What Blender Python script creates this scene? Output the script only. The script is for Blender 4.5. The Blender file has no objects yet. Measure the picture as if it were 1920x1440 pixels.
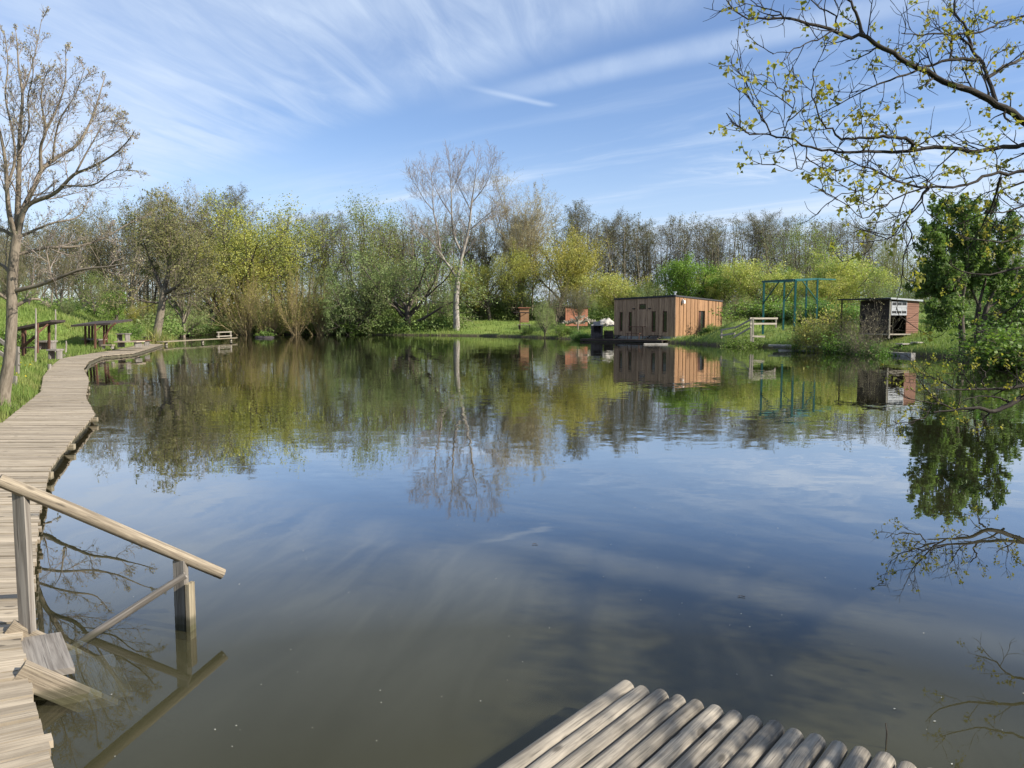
import bpy, math, random
import numpy as np
from collections import defaultdict

# ------------------------------------------------------------------ basics
SC = bpy.context.scene
COL = SC.collection
F, CX, CY = 1442.0, 960.0, 720.0          # focal length and centre of a 1920x1440 frame
H0, YH = 1.75, 602.0                      # eye height above the water, horizon row
PITCH = math.atan((CY - YH) / F)
SUN_AZ, SUN_EL = math.radians(110), math.radians(33)   # clockwise from +Y
TO_SUN = np.array([math.sin(SUN_AZ) * math.cos(SUN_EL), math.cos(SUN_AZ) * math.cos(SUN_EL), math.sin(SUN_EL)])
cp, sp_ = math.cos(PITCH), math.sin(PITCH)

def ray(px, py):
    a, b = (px - CX) / F, (CY - py) / F
    return np.array([a, cp + b * sp_, -sp_ + b * cp])
def at(px, py, D):                         # point at forward distance D
    d = ray(px, py)
    return np.array([0, 0, H0]) + d * (D / d[1])
def onz(px, py, z):                        # point at height z
    d = ray(px, py)
    return np.array([0, 0, H0]) + d * ((z - H0) / d[2])
def V(*a): return np.array(a, dtype=float)
def nrm(v):
    v = np.asarray(v, float); return v / (np.linalg.norm(v) + 1e-12)

def tag(o, label=None, cat=None, group=None, kind=None):
    if label: o['label'] = label
    if cat: o['category'] = cat
    if group: o['group'] = group
    if kind: o['kind'] = kind
    return o
def empty(name, loc, label, cat, group=None, rz=0.0):
    o = bpy.data.objects.new(name, None); COL.objects.link(o)
    o.location = tuple(float(c) for c in loc); o.rotation_euler = (0, 0, rz)
    o.empty_display_size = 0.2
    return tag(o, label, cat, group)

class MB:
    """mesh builder: collects shapes in world coordinates"""
    def __init__(s): s.v = []; s.f = []; s.uv = []; s.n = 0
    def add(s, verts, faces, uvs=None):
        verts = np.asarray(verts, float).reshape(-1, 3); faces = np.asarray(faces, int)
        s.v.append(verts); s.f.append(faces + s.n)
        if uvs is None:
            uvs = np.zeros((faces.size, 2))
        s.uv.append(np.asarray(uvs, float).reshape(-1, 2)); s.n += len(verts)
    def poly(s, pts):
        pts = np.asarray(pts, float); k = len(pts)
        s.add(pts, np.arange(k).reshape(1, k), pts[:, :2])
    def obox(s, c, ex, ey, ez, top=(0, 0)):
        """box from centre and three half vectors; u runs along ex"""
        c, ex, ey, ez = map(lambda q: np.asarray(q, float), (c, ex, ey, ez))
        vs = [c + a * ex + b * ey + g * ez for g in (-1, 1) for b in (-1, 1) for a in (-1, 1)]
        fs = [(0, 2, 3, 1), (4, 5, 7, 6), (0, 1, 5, 4), (2, 6, 7, 3), (0, 4, 6, 2), (1, 3, 7, 5)]
        lx, ly, lz = (np.linalg.norm(q) for q in (ex, ey, ez))
        u0 = (s.n * 0.37) % 17.0
        co = [(u0 + a * lx, b * ly + g * lz * 1.0) for g in (-1, 1) for b in (-1, 1) for a in (-1, 1)]
        s.add(vs, fs, [co[i] for f in fs for i in f])
    def box(s, x0, x1, y0, y1, z0, z1):
        s.obox(((x0+x1)/2, (y0+y1)/2, (z0+z1)/2), ((x1-x0)/2, 0, 0), (0, (y1-y0)/2, 0), (0, 0, (z1-z0)/2))
    def beam(s, p0, p1, w, h, up=(0, 0, 1)):
        p0, p1 = np.asarray(p0, float), np.asarray(p1, float)
        d = p1 - p0; L = np.linalg.norm(d); d = d / L
        up = np.asarray(up, float)
        if abs(np.dot(up, d)) > 0.95: up = V(0, 1, 0)
        sd = nrm(np.cross(d, up)); u = np.cross(sd, d)
        s.obox((p0 + p1) / 2, d * L / 2, sd * w / 2, u * h / 2)
    def tubes(s, P, R, k, cap=False):
        P = np.asarray(P, float); R = np.asarray(R, float)
        B, n, _ = P.shape
        T = np.empty_like(P); T[:, 1:-1] = P[:, 2:] - P[:, :-2]; T[:, 0] = P[:, 1] - P[:, 0]; T[:, -1] = P[:, -1] - P[:, -2]
        T /= np.linalg.norm(T, axis=2, keepdims=True) + 1e-12
        ov = P[:, -1] - P[:, 0]; ov /= np.linalg.norm(ov, axis=1, keepdims=True) + 1e-12
        A = np.where(np.abs(ov[:, 2:3]) > 0.8, np.array([[1.0, 0.13, 0]]), np.array([[0, 0.1, 1.0]]))[:, None, :]
        S = np.cross(T, A); S /= np.linalg.norm(S, axis=2, keepdims=True) + 1e-12
        U = np.cross(S, T)
        an = np.arange(k) * 2 * math.pi / k
        ring = (S[:, :, None, :] * np.cos(an)[None, None, :, None] + U[:, :, None, :] * np.sin(an)[None, None, :, None])
        VV = P[:, :, None, :] + ring * R[:, :, None, None]
        idx = np.arange(B * n * k).reshape(B, n, k)
        a = idx[:, :-1, :]; b = idx[:, 1:, :]
        a2 = np.roll(a, -1, 2); b2 = np.roll(b, -1, 2)
        fs = np.stack([a, a2, b2, b], -1).reshape(-1, 4)
        seg = np.zeros((B, n)); seg[:, 1:] = np.cumsum(np.linalg.norm(P[:, 1:] - P[:, :-1], axis=2), axis=1)
        seg = seg + (np.arange(B) * 1.37 % 23)[:, None]
        circ = (R.mean(1) * 2 * math.pi)[:, None, None]
        u0 = np.broadcast_to(seg[:, :-1, None], a.shape); u1 = np.broadcast_to(seg[:, 1:, None], a.shape)
        v0 = np.broadcast_to(np.arange(k)[None, None, :] / k * circ, a.shape); v1 = np.broadcast_to((np.arange(k) + 1)[None, None, :] / k * circ, a.shape)
        uv = np.stack([np.stack([u0, v0], -1), np.stack([u0, v1], -1), np.stack([u1, v1], -1), np.stack([u1, v0], -1)], 3)
        base = s.n
        s.add(VV.reshape(-1, 3), fs, uv.reshape(-1, 2))
        if cap:
            for q in range(B):
                for ring_i, rev in ((0, True), (n - 1, False)):
                    ids = idx[q, ring_i]; ids = ids[::-1] if rev else ids
                    vs = VV.reshape(-1, 3)[ids]
                    s.add(vs, np.arange(k).reshape(1, k), np.c_[np.cos(an), np.sin(an)] * R[q, ring_i])
    def tube(s, pts, radii, k=8, cap=True):
        pts = np.asarray(pts, float)
        if np.isscalar(radii): radii = [radii] * len(pts)
        s.tubes(pts[None], np.asarray(radii, float)[None], k, cap)
    def build(s, name, mat, parent=None, smooth=False, origin=None):
        me = bpy.data.meshes.new(name)
        if s.n:
            vs = np.concatenate(s.v)
            pl = None
            if parent is not None and not isinstance(parent, str):
                m = parent.matrix_basis if parent.parent is None else parent.parent.matrix_basis @ parent.matrix_basis
                pl = np.array(m.translation)
            off = np.zeros(3)
            if pl is not None: off = pl
            elif origin is not None: off = np.asarray(origin, float)
            vs = vs - off
            loops = np.concatenate([f.ravel() for f in s.f]).astype(np.int32)
            tot = np.concatenate([np.full(len(f), f.shape[1]) for f in s.f])
            st = np.concatenate([[0], np.cumsum(tot)[:-1]]).astype(np.int32)
            me.vertices.add(len(vs)); me.vertices.foreach_set('co', vs.astype(np.float32).ravel())
            me.loops.add(len(loops)); me.loops.foreach_set('vertex_index', loops)
            me.polygons.add(len(tot)); me.polygons.foreach_set('loop_start', st)
            me.polygons.foreach_set('use_smooth', np.full(len(tot), bool(smooth)))
            uvl = me.uv_layers.new(name='UVMap')
            uvl.data.foreach_set('uv', np.concatenate(s.uv).astype(np.float32).ravel())
            me.update(calc_edges=True)
        me.materials.append(mat)
        o = bpy.data.objects.new(name, me); COL.objects.link(o)
        if parent is not None: o.parent = parent
        elif origin is not None: o.location = tuple(float(c) for c in origin)
        return o

def copy_tree(o, parent=None):
    c = o.copy(); COL.objects.link(c)
    if parent is not None: c.parent = parent
    for ch in list(o.children): copy_tree(ch, c)
    return c

# ------------------------------------------------------------------ materials
class NT:
    def __init__(s, tree): s.t = tree; tree.nodes.clear(); s.L = tree.links
    def n(s, kind, **kw):
        nd = s.t.nodes.new(kind)
        for k, v in kw.items(): setattr(nd, k, v)
        return nd
    def set(s, sock, val):
        if hasattr(val, 'is_linked') or isinstance(val, bpy.types.NodeSocket): s.L.new(val, sock)
        else: sock.default_value = val
    def m(s, op, a, b=None, c=None, clamp=False):
        nd = s.n('ShaderNodeMath', operation=op, use_clamp=clamp)
        s.set(nd.inputs[0], a)
        if b is not None: s.set(nd.inputs[1], b)
        if c is not None: s.set(nd.inputs[2], c)
        return nd.outputs[0]
    def ss(s, x, a, b, lo=0.0, hi=1.0):
        nd = s.n('ShaderNodeMapRange', interpolation_type='SMOOTHSTEP')
        s.set(nd.inputs[0], x); nd.inputs[1].default_value = a; nd.inputs[2].default_value = b
        nd.inputs[3].default_value = lo; nd.inputs[4].default_value = hi
        return nd.outputs[0]
    def xyz(s, x, y, z):
        nd = s.n('ShaderNodeCombineXYZ')
        for i, q in enumerate((x, y, z)): s.set(nd.inputs[i], q)
        return nd.outputs[0]
    def noise(s, vec, scale, detail=3, rough=0.55, out='Fac', dist=0.0):
        nd = s.n('ShaderNodeTexNoise'); nd.inputs['Scale'].default_value = scale
        nd.inputs['Detail'].default_value = detail; nd.inputs['Roughness'].default_value = rough
        nd.inputs['Distortion'].default_value = dist
        if vec is not None: s.L.new(vec, nd.inputs['Vector'])
        return nd.outputs[out]
    def mapv(s, vec, scale=(1, 1, 1), rot=(0, 0, 0), loc=(0, 0, 0)):
        nd = s.n('ShaderNodeMapping'); nd.inputs['Scale'].default_value = scale
        nd.inputs['Rotation'].default_value = rot; nd.inputs['Location'].default_value = loc
        s.L.new(vec, nd.inputs['Vector']); return nd.outputs[0]
    def mix(s, fac, a, b, mode='MIX'):
        nd = s.n('ShaderNodeMix', data_type='RGBA', blend_type=mode)
        s.set(nd.inputs[0], fac)
        for i, q in ((6, a), (7, b)):
            if isinstance(q, (tuple, list)): nd.inputs[i].default_value = (*q[:3], 1)
            else: s.L.new(q, nd.inputs[i])
        return nd.outputs[2]

def new_mat(name):
    m = bpy.data.materials.new(name); m.use_nodes = True
    return m, NT(m.node_tree)
def finish(t, col, rough=0.8, bump=None, bstr=0.3, bdist=0.01, spec=0.3, metal=0.0):
    b = t.n('ShaderNodeBsdfPrincipled'); o = t.n('ShaderNodeOutputMaterial')
    if isinstance(col, (tuple, list)): b.inputs['Base Color'].default_value = (*col[:3], 1)
    else: t.L.new(col, b.inputs['Base Color'])
    t.set(b.inputs['Roughness'], rough)
    b.inputs['Specular IOR Level'].default_value = spec; b.inputs['Metallic'].default_value = metal
    if bump is not None:
        bn = t.n('ShaderNodeBump'); bn.inputs['Strength'].default_value = bstr; bn.inputs['Distance'].default_value = bdist
        t.L.new(bump, bn.inputs['Height']); t.L.new(bn.outputs[0], b.inputs['Normal'])
    t.L.new(b.outputs[0], o.inputs['Surface']); return b

def mat_wood(name, light, dark, grain=1.0, tone=0.35, rough=0.8, knots=True, bstr=0.5, stain=0.5):
    """grain along u; every separate board gets its own tone"""
    m, t = new_mat(name)
    uv = t.n('ShaderNodeUVMap').outputs[0]
    isl = t.m('FRACT', t.m('ADD', t.n('ShaderNodeNewGeometry').outputs['Random Per Island'], t.m('MULTIPLY', t.n('ShaderNodeObjectInfo').outputs['Random'], 5.37)))
    off = t.n('ShaderNodeVectorMath', operation='ADD'); t.L.new(uv, off.inputs[0])
    t.L.new(t.xyz(t.m('MULTIPLY', isl, 37.0), t.m('MULTIPLY', isl, 11.0), 0.0), off.inputs[1])
    v = off.outputs[0]
    g = t.noise(t.mapv(v, (2.5 * grain, 60 * grain, 1)), 1.0, 5, 0.65, dist=0.6)
    g2 = t.noise(t.mapv(v, (7 * grain, 230 * grain, 1)), 1.0, 2, 0.5)
    st = t.noise(t.mapv(v, (2.0, 5.0, 1)), 1.0, 4, 0.6)
    f = t.ss(g, 0.33, 0.68)
    c = t.mix(f, dark, light)
    cr = t.ss(g2, 0.56, 0.72)
    c = t.mix(t.m('MULTIPLY', cr, 0.55), c, tuple(q * 0.45 for q in dark))
    c = t.mix(t.m('MULTIPLY', t.ss(st, 0.5, 0.75), stain), c, tuple(q * 0.6 for q in dark))
    h = t.m('SUBTRACT', t.m('MULTIPLY', g, 0.6), t.m('MULTIPLY', cr, 0.6))
    if knots:
        vo = t.n('ShaderNodeTexVoronoi'); vo.inputs['Scale'].default_value = 1.0
        t.L.new(t.mapv(v, (4.5, 11, 1)), vo.inputs['Vector'])
        kn = t.m('MULTIPLY', t.ss(vo.outputs['Distance'], 0.2, 0.1), t.ss(vo.outputs['Color'], 0.42, 0.46))
        c = t.mix(t.m('MULTIPLY', kn, 0.8), c, tuple(q * 0.35 for q in dark))
    tn = t.m('ADD', 1.0 - tone * 0.5, t.m('MULTIPLY', isl, tone))
    tv = t.n('ShaderNodeHueSaturation'); t.L.new(c, tv.inputs['Color']); t.L.new(tn, tv.inputs['Value'])
    zz = t.n('ShaderNodeSeparateXYZ'); t.L.new(t.n('ShaderNodeNewGeometry').outputs['Position'], zz.inputs[0])
    wet = t.ss(t.m('ADD', zz.outputs[2], t.m('MULTIPLY', st, -0.05)), 0.045, 0.0, 0.0, 0.72)
    cw = t.mix(wet, tv.outputs[0], (0.035, 0.036, 0.018))
    finish(t, cw, rough, h, bstr, 0.006)
    return m

def mat_bark(name, c1, c2, sc=6.0, bstr=0.8, patches=None):
    m, t = new_mat(name)
    uv = t.n('ShaderNodeUVMap').outputs[0]
    a = t.noise(t.mapv(uv, (sc * 0.6, sc * 3, 1)), 1.0, 5, 0.65, dist=0.8)
    b = t.noise(t.mapv(uv, (1.2, 2.5, 1)), 1.0, 3, 0.6)
    c = t.mix(t.ss(a, 0.38, 0.62), c1, c2)
    c = t.mix(t.m('MULTIPLY', t.ss(b, 0.5, 0.68), 0.6), c, tuple(q * 0.5 for q in c1) if patches is None else patches)
    finish(t, c, 0.9, a, bstr, 0.02, 0.15)
    return m

def mat_leaf(name, c1, c2, c3=None, trans=0.35, clump=0.9, vary=0.25, rough=0.55):
    m, t = new_mat(name)
    isl = t.n('ShaderNodeNewGeometry').outputs['Random Per Island']
    oi = t.n('ShaderNodeObjectInfo').outputs['Random']
    ob = t.n('ShaderNodeTexCoord').outputs['Object']
    cl = t.noise(ob, clump, 2, 0.5)
    c = t.mix(isl, c1, c2)
    if c3 is not None: c = t.mix(t.ss(cl, 0.45, 0.62), c, c3)
    hs = t.n('ShaderNodeHueSaturation'); t.L.new(c, hs.inputs['Color'])
    t.L.new(t.m('ADD', 1 - vary / 2, t.m('MULTIPLY', oi, vary)), hs.inputs['Value'])
    t.L.new(t.m('ADD', 0.485, t.m('MULTIPLY', t.m('FRACT', t.m('MULTIPLY', oi, 7.31)), 0.03)), hs.inputs['Hue'])
    c = hs.outputs[0]
    b = t.n('ShaderNodeBsdfPrincipled'); t.L.new(c, b.inputs['Base Color']); b.inputs['Roughness'].default_value = rough
    b.inputs['Specular IOR Level'].default_value = 0.25
    tr = t.n('ShaderNodeBsdfTranslucent')
    tc = t.n('ShaderNodeHueSaturation'); t.L.new(c, tc.inputs['Color']); tc.inputs['Saturation'].default_value = 1.1; tc.inputs['Value'].default_value = 1.25
    t.L.new(tc.outputs[0], tr.inputs['Color'])
    mx = t.n('ShaderNodeMixShader'); mx.inputs[0].default_value = trans
    t.L.new(b.outputs[0], mx.inputs[1]); t.L.new(tr.outputs[0], mx.inputs[2])
    o = t.n('ShaderNodeOutputMaterial'); t.L.new(mx.outputs[0], o.inputs['Surface'])
    return m

def mat_plain(name, c, rough=0.6, var=0.25, scale=6.0, metal=0.0, spec=0.4):
    m, t = new_mat(name)
    ob = t.n('ShaderNodeTexCoord').outputs['Object']
    a = t.noise(ob, scale, 4, 0.6)
    col = t.mix(t.ss(a, 0.3, 0.7), tuple(q * (1 - var) for q in c), tuple(min(1, q * (1 + var)) for q in c))
    finish(t, col, rough, a, 0.15, 0.01, spec, metal)
    return m

M = {}
M['deck'] = mat_wood('weathered_deck', (0.400, 0.336, 0.248), (0.240, 0.196, 0.140), 0.5, 0.45, stain=0.55)
M['rail'] = mat_wood('weathered_rail', (0.33, 0.275, 0.2), (0.155, 0.125, 0.09), 1.1, 0.15, stain=0.7)
M['log'] = mat_wood('silver_log', (0.289, 0.257, 0.207), (0.133, 0.117, 0.094), 0.9, 0.35, stain=0.7)
M['grey_wood'] = mat_wood('grey_wood', (0.272, 0.248, 0.216), (0.120, 0.104, 0.088), 0.5, 0.3)
M['beam'] = mat_wood('pale_beam', (0.336, 0.288, 0.200), (0.160, 0.132, 0.088), 0.5, 0.25)
M['red_wood'] = mat_wood('red_brown_wood', (0.15, 0.07, 0.043), (0.06, 0.03, 0.02), 0.4, 0.35)
M['dark_wood'] = mat_wood('dark_wood', (0.06, 0.045, 0.038), (0.025, 0.02, 0.018), 0.4, 0.4)
M['cabin_shade'] = mat_wood('cabin_board_shaded', (0.42, 0.28, 0.18), (0.25, 0.165, 0.105), 0.25, 0.4)  # copy of the cabin boards for the shaded walls, lightened against the shade
M['cabin_sun'] = mat_wood('cabin_board_sunlit', (0.34, 0.195, 0.1), (0.215, 0.115, 0.058), 0.25, 0.35)  # copy of the same boards for the sunlit walls, sun tone in the colour
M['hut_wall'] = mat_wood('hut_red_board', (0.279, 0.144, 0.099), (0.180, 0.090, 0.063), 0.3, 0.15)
M['shed_red'] = mat_wood('shed_red_board', (0.33, 0.14, 0.08), (0.22, 0.09, 0.055), 0.3, 0.3)
M['white_wood'] = mat_wood('pale_railing', (0.397, 0.358, 0.294), (0.269, 0.237, 0.186), 0.4, 0.2)
M['felt'] = mat_plain('roof_felt', (0.035, 0.035, 0.038), 0.85)
M['concrete'] = mat_plain('concrete', (0.26, 0.25, 0.24), 0.85, 0.3, 3)
M['stone'] = mat_plain('pale_stone', (0.340, 0.315, 0.272), 0.85, 0.35, 2.5)
M['brick_dark'] = mat_plain('sooty_brick', (0.05, 0.042, 0.042), 0.9, 0.4, 8)
M['teal'] = mat_plain('teal_paint', (0.006, 0.07, 0.066), 0.4, 0.15, 5)
M['white'] = mat_plain('white_paint', (0.600, 0.600, 0.592), 0.5, 0.06, 5)
M['metal'] = mat_plain('roof_metal', (0.480, 0.480, 0.480), 0.35, 0.08, 3, 0.8)
M['glass'] = mat_plain('dark_glass', (0.015, 0.016, 0.018), 0.08, 0.1, 2, 0, 0.6)
M['door'] = mat_plain('brown_door', (0.08, 0.03, 0.018), 0.5, 0.3, 6)
M['bark_grey'] = mat_bark('bark_grey', (0.136, 0.112, 0.085), (0.211, 0.177, 0.136), 6)
M['bark_dark'] = mat_bark('bark_dark', (0.065, 0.054, 0.045), (0.12, 0.1, 0.08), 6)
M['bark_fg'] = mat_bark('bark_near', (0.022, 0.019, 0.016), (0.052, 0.044, 0.036), 9)
M['bark_white'] = mat_bark('bark_white', (0.2, 0.175, 0.15), (0.34, 0.31, 0.27), 2.0, 0.5, patches=(0.09, 0.075, 0.062))
M['bark_mid'] = mat_bark('bark_mid', (0.14, 0.115, 0.088), (0.22, 0.185, 0.14), 5)
M['twig_tan'] = mat_bark('twig_tan', (0.221, 0.170, 0.093), (0.306, 0.246, 0.136), 5, 0.2)
M['twig_mauve'] = mat_bark('twig_mauve', (0.2, 0.165, 0.14), (0.3, 0.25, 0.215), 5, 0.2)
M['twig_grey'] = mat_bark('twig_grey', (0.125, 0.108, 0.078), (0.195, 0.168, 0.122), 5, 0.2)
M['l_oak'] = mat_leaf('leaf_yellow_green', (0.27, 0.265, 0.055), (0.39, 0.36, 0.085), (0.21, 0.23, 0.06))
M['l_willow'] = mat_leaf('leaf_soft_green', (0.2, 0.27, 0.09), (0.28, 0.335, 0.125), (0.17, 0.235, 0.08))
M['l_dome'] = mat_leaf('leaf_dome_green', (0.134, 0.256, 0.043), (0.220, 0.342, 0.061), (0.110, 0.207, 0.037))
M['l_yellow'] = mat_leaf('leaf_bright_yellow', (0.34, 0.365, 0.085), (0.47, 0.46, 0.13), (0.25, 0.31, 0.075))
M['l_green'] = mat_leaf('leaf_mid_green', (0.18, 0.235, 0.06), (0.26, 0.3, 0.085), (0.21, 0.235, 0.07))
M['l_olive'] = mat_leaf('leaf_olive', (0.176, 0.171, 0.066), (0.264, 0.242, 0.094), (0.121, 0.132, 0.050))
M['l_bud'] = mat_leaf('leaf_bud', (0.28, 0.25, 0.15), (0.38, 0.34, 0.19), (0.24, 0.22, 0.14))
M['l_dark'] = mat_leaf('leaf_dark_green', (0.1, 0.17, 0.04), (0.17, 0.245, 0.06), (0.09, 0.15, 0.04), 0.4)
M['l_shrub'] = mat_leaf('leaf_shrub', (0.110, 0.207, 0.037), (0.195, 0.281, 0.061), (0.085, 0.146, 0.034))
M['l_under'] = mat_leaf('leaf_undergrowth', (0.12, 0.18, 0.045), (0.21, 0.27, 0.075), (0.16, 0.18, 0.065), clump=0.25)
M['l_fg'] = mat_leaf('leaf_near', (0.2, 0.25, 0.045), (0.34, 0.34, 0.07), (0.27, 0.27, 0.05), 0.5)
M['l_haze'] = mat_leaf('leaf_olive_haze', (0.12, 0.125, 0.06), (0.19, 0.185, 0.09), (0.1, 0.1, 0.055))
M['window_white'] = mat_plain('window_white', (0.36, 0.37, 0.39), 0.5, 0.1, 5)
M['fluff'] = mat_plain('catkin_fluff', (0.36, 0.36, 0.33), 0.8, 0.2, 50)
M['grass'] = mat_leaf('grass_blade', (0.12, 0.175, 0.035), (0.19, 0.24, 0.06), (0.22, 0.24, 0.07), 0.35, clump=0.5)
M['reed'] = mat_leaf('reed_blade', (0.234, 0.216, 0.072), (0.324, 0.297, 0.099), (0.162, 0.198, 0.054), 0.3)
# ------------------------------------------------------------------ sky, sun, camera
def make_world():
    w = bpy.data.worlds.new('World'); SC.world = w; w.use_nodes = True
    t = NT(w.node_tree)
    sky = t.n('ShaderNodeTexSky', sky_type='NISHITA'); sky.sun_disc = False
    sky.sun_elevation = SUN_EL; sky.sun_rotation = SUN_AZ
    sky.air_density = 1.0; sky.dust_density = 0.6; sky.ozone_density = 2.0; sky.altitude = 200
    d = t.n('ShaderNodeTexCoord').outputs['Generated']
    s = t.n('ShaderNodeSeparateXYZ'); t.L.new(d, s.inputs[0])
    z = t.m('MAXIMUM', s.outputs[2], 0.025)
    u = t.m('DIVIDE', s.outputs[0], z); v = t.m('DIVIDE', s.outputs[1], z)
    uv = t.xyz(u, v, 0.0)
    wob = t.m('MULTIPLY', t.m('SUBTRACT', t.noise(uv, 0.9, 3), 0.5), 0.5)
    wa = t.m('ADD', t.m('ADD', u, v), wob)                       # across the bands
    sa = t.m('SUBTRACT', u, v)                                   # along the bands
    # big fibrous veil above the clean edge
    fib = t.noise(t.xyz(t.m('SUBTRACT', t.m('MULTIPLY', u, 3.6), t.m('MULTIPLY', v, 0.75)), t.m('ADD', t.m('MULTIPLY', v, 0.7), t.m('MULTIPLY', u, 0.2)), 0.3), 1.7, 8, 0.6, dist=0.7)
    veil = t.noise(uv, 0.55, 4, 0.55)
    m1 = t.m('MULTIPLY', t.ss(wa, 3.35, 2.75), t.ss(wa, 0.4, 2.2, 0.5, 1.0))
    d1 = t.m('MULTIPLY', m1, t.m('ADD', t.m('MULTIPLY', t.ss(fib, 0.28, 0.85), 0.42), t.m('MULTIPLY', t.ss(veil, 0.25, 0.75), 0.35)))
    d1 = t.m('ADD', d1, t.m('MULTIPLY', t.ss(wa, 2.7, 1.7), t.m('ADD', 0.1, t.m('MULTIPLY', veil, 0.3))), clamp=True)
    # left milky part
    m1b = t.m('MULTIPLY', t.ss(wa, 4.2, 2.6), t.ss(u, -0.8, -2.2))
    d1b = t.m('MULTIPLY', m1b, t.ss(fib, 0.2, 0.85, 0.16, 0.42))
    # second narrow band, upper right
    g = t.m('SUBTRACT', t.m('ADD', t.m('MULTIPLY', u, 0.75), v), 3.45)
    m2 = t.m('MULTIPLY', t.ss(t.m('ABSOLUTE', t.m('ADD', g, t.m('MULTIPLY', wob, 0.3))), 0.24, 0.03), t.m('MULTIPLY', t.ss(u, -0.5, 0.5), t.ss(u, 3.0, 1.4)))
    d2 = t.m('MULTIPLY', m2, t.m('ADD', 0.15, t.m('MULTIPLY', fib, 0.45)))
    # low streaks rising to the right
    stn = t.noise(t.xyz(t.m('MULTIPLY', wa, 0.85), t.m('MULTIPLY', sa, 0.16), 1.7), 1.0, 6, 0.6, dist=0.35)
    m3 = t.m('MULTIPLY', t.ss(wa, 3.6, 5.2), t.ss(wa, 26.0, 8.0))
    d3 = t.m('MULTIPLY', m3, t.ss(stn, 0.47, 0.72, 0.0, 0.75))
    # wisps on the right
    m4 = t.m('MULTIPLY', t.ss(t.m('ABSOLUTE', t.m('SUBTRACT', v, 4.9)), 1.1, 0.3), t.ss(u, 0.8, 1.7))
    wn = t.noise(t.xyz(t.m('SUBTRACT', t.m('MULTIPLY', u, 1.3), t.m('MULTIPLY', v, 0.4)), t.m('MULTIPLY', v, 1.6), 4.4), 1.3, 7, 0.62, dist=1.1)
    d4 = t.m('MULTIPLY', m4, t.ss(wn, 0.42, 0.72, 0.05, 0.8))
    # vapour trail
    ax, ay, bx, by = -0.27, 3.32, 0.19, 3.68
    L = math.hypot(bx - ax, by - ay); tx, ty = (bx - ax) / L, (by - ay) / L
    al = t.m('ADD', t.m('MULTIPLY', t.m('SUBTRACT', u, ax), tx), t.m('MULTIPLY', t.m('SUBTRACT', v, ay), ty))
    ac = t.m('ABSOLUTE', t.m('ADD', t.m('SUBTRACT', t.m('MULTIPLY', t.m('SUBTRACT', u, ax), ty), t.m('MULTIPLY', t.m('SUBTRACT', v, ay), tx)), t.m('MULTIPLY', wob, 0.12)))
    d5 = t.m('MULTIPLY', t.m('MULTIPLY', t.ss(ac, 0.055, 0.0), t.m('MULTIPLY', t.ss(al, 0.0, 0.35), t.ss(al, 0.62, 0.53))), 0.4)
    # pale belt near the horizon
    el = t.m('DIVIDE', s.outputs[2], 1.0)
    d6 = t.m('MULTIPLY', t.ss(el, 0.25, 0.03), t.m('ADD', 0.5, t.m('MULTIPLY', t.ss(stn, 0.38, 0.66), 0.5)))
    rr = t.ss(u, -2.0, 3.0, 0.55, 1.15)
    d6 = t.m('MULTIPLY', d6, rr)
    tot = d1
    for q in (d1b, d2, d3, d4, d5, d6):
        tot = t.m('SUBTRACT', t.m('ADD', tot, q), t.m('MULTIPLY', tot, q))
    tot = t.m('MINIMUM', tot, 0.93)
    hs = t.n('ShaderNodeHueSaturation'); t.L.new(sky.outputs[0], hs.inputs['Color'])
    hs.inputs['Saturation'].default_value = SKY_SAT; hs.inputs['Value'].default_value = SKY_VAL
    tint = t.mix(1.0, hs.outputs[0], (0.9, 0.93, 1.06), 'MULTIPLY')
    col = t.mix(tot, tint, CLOUD)
    bg = t.n('ShaderNodeBackground'); t.L.new(col, bg.inputs[0]); bg.inputs[1].default_value = SKY_STR
    o = t.n('ShaderNodeOutputWorld'); t.L.new(bg.outputs[0], o.inputs[0])
    w.cycles.sampling_method = 'MANUAL'; w.cycles.sample_map_resolution = 512
SKY_STR, SKY_SAT, SKY_VAL, CLOUD = 0.108, 1.0, 0.85, (3.7, 4.35, 5.3)
make_world()

sun = bpy.data.lights.new('sun', 'SUN'); sun.energy = 5.0; sun.angle = math.radians(0.5); sun.color = (1.0, 0.93, 0.82)
so = bpy.data.objects.new('sun', sun); COL.objects.link(so)
from mathutils import Vector
so.rotation_euler = Vector(tuple(TO_SUN)).to_track_quat('Z', 'Y').to_euler(); so.location = (30, -10, 40)

cam = bpy.data.cameras.new('camera'); co = bpy.data.objects.new('camera', cam); COL.objects.link(co)
cam.sensor_width = 36; cam.lens = 36 * F / 1920; cam.clip_end = 3000; cam.clip_start = 0.05
co.location = (0, 0, H0); co.rotation_euler = (math.pi / 2 - PITCH, 0, 0)
SC.camera = co
SC.view_settings.view_transform = 'Standard'; SC.view_settings.look = 'None'; SC.view_settings.gamma = 1
SC.view_settings.exposure = 0.9
SC.render.engine = 'CYCLES'
cy = SC.cycles; cy.use_denoising = True; cy.max_bounces = 6; cy.diffuse_bounces = 3; cy.glossy_bounces = 3
cy.transmission_bounces = 3; cy.transparent_max_bounces = 12; cy.sample_clamp_indirect = 6
cy.caustics_reflective = False; cy.caustics_refractive = False

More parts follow.
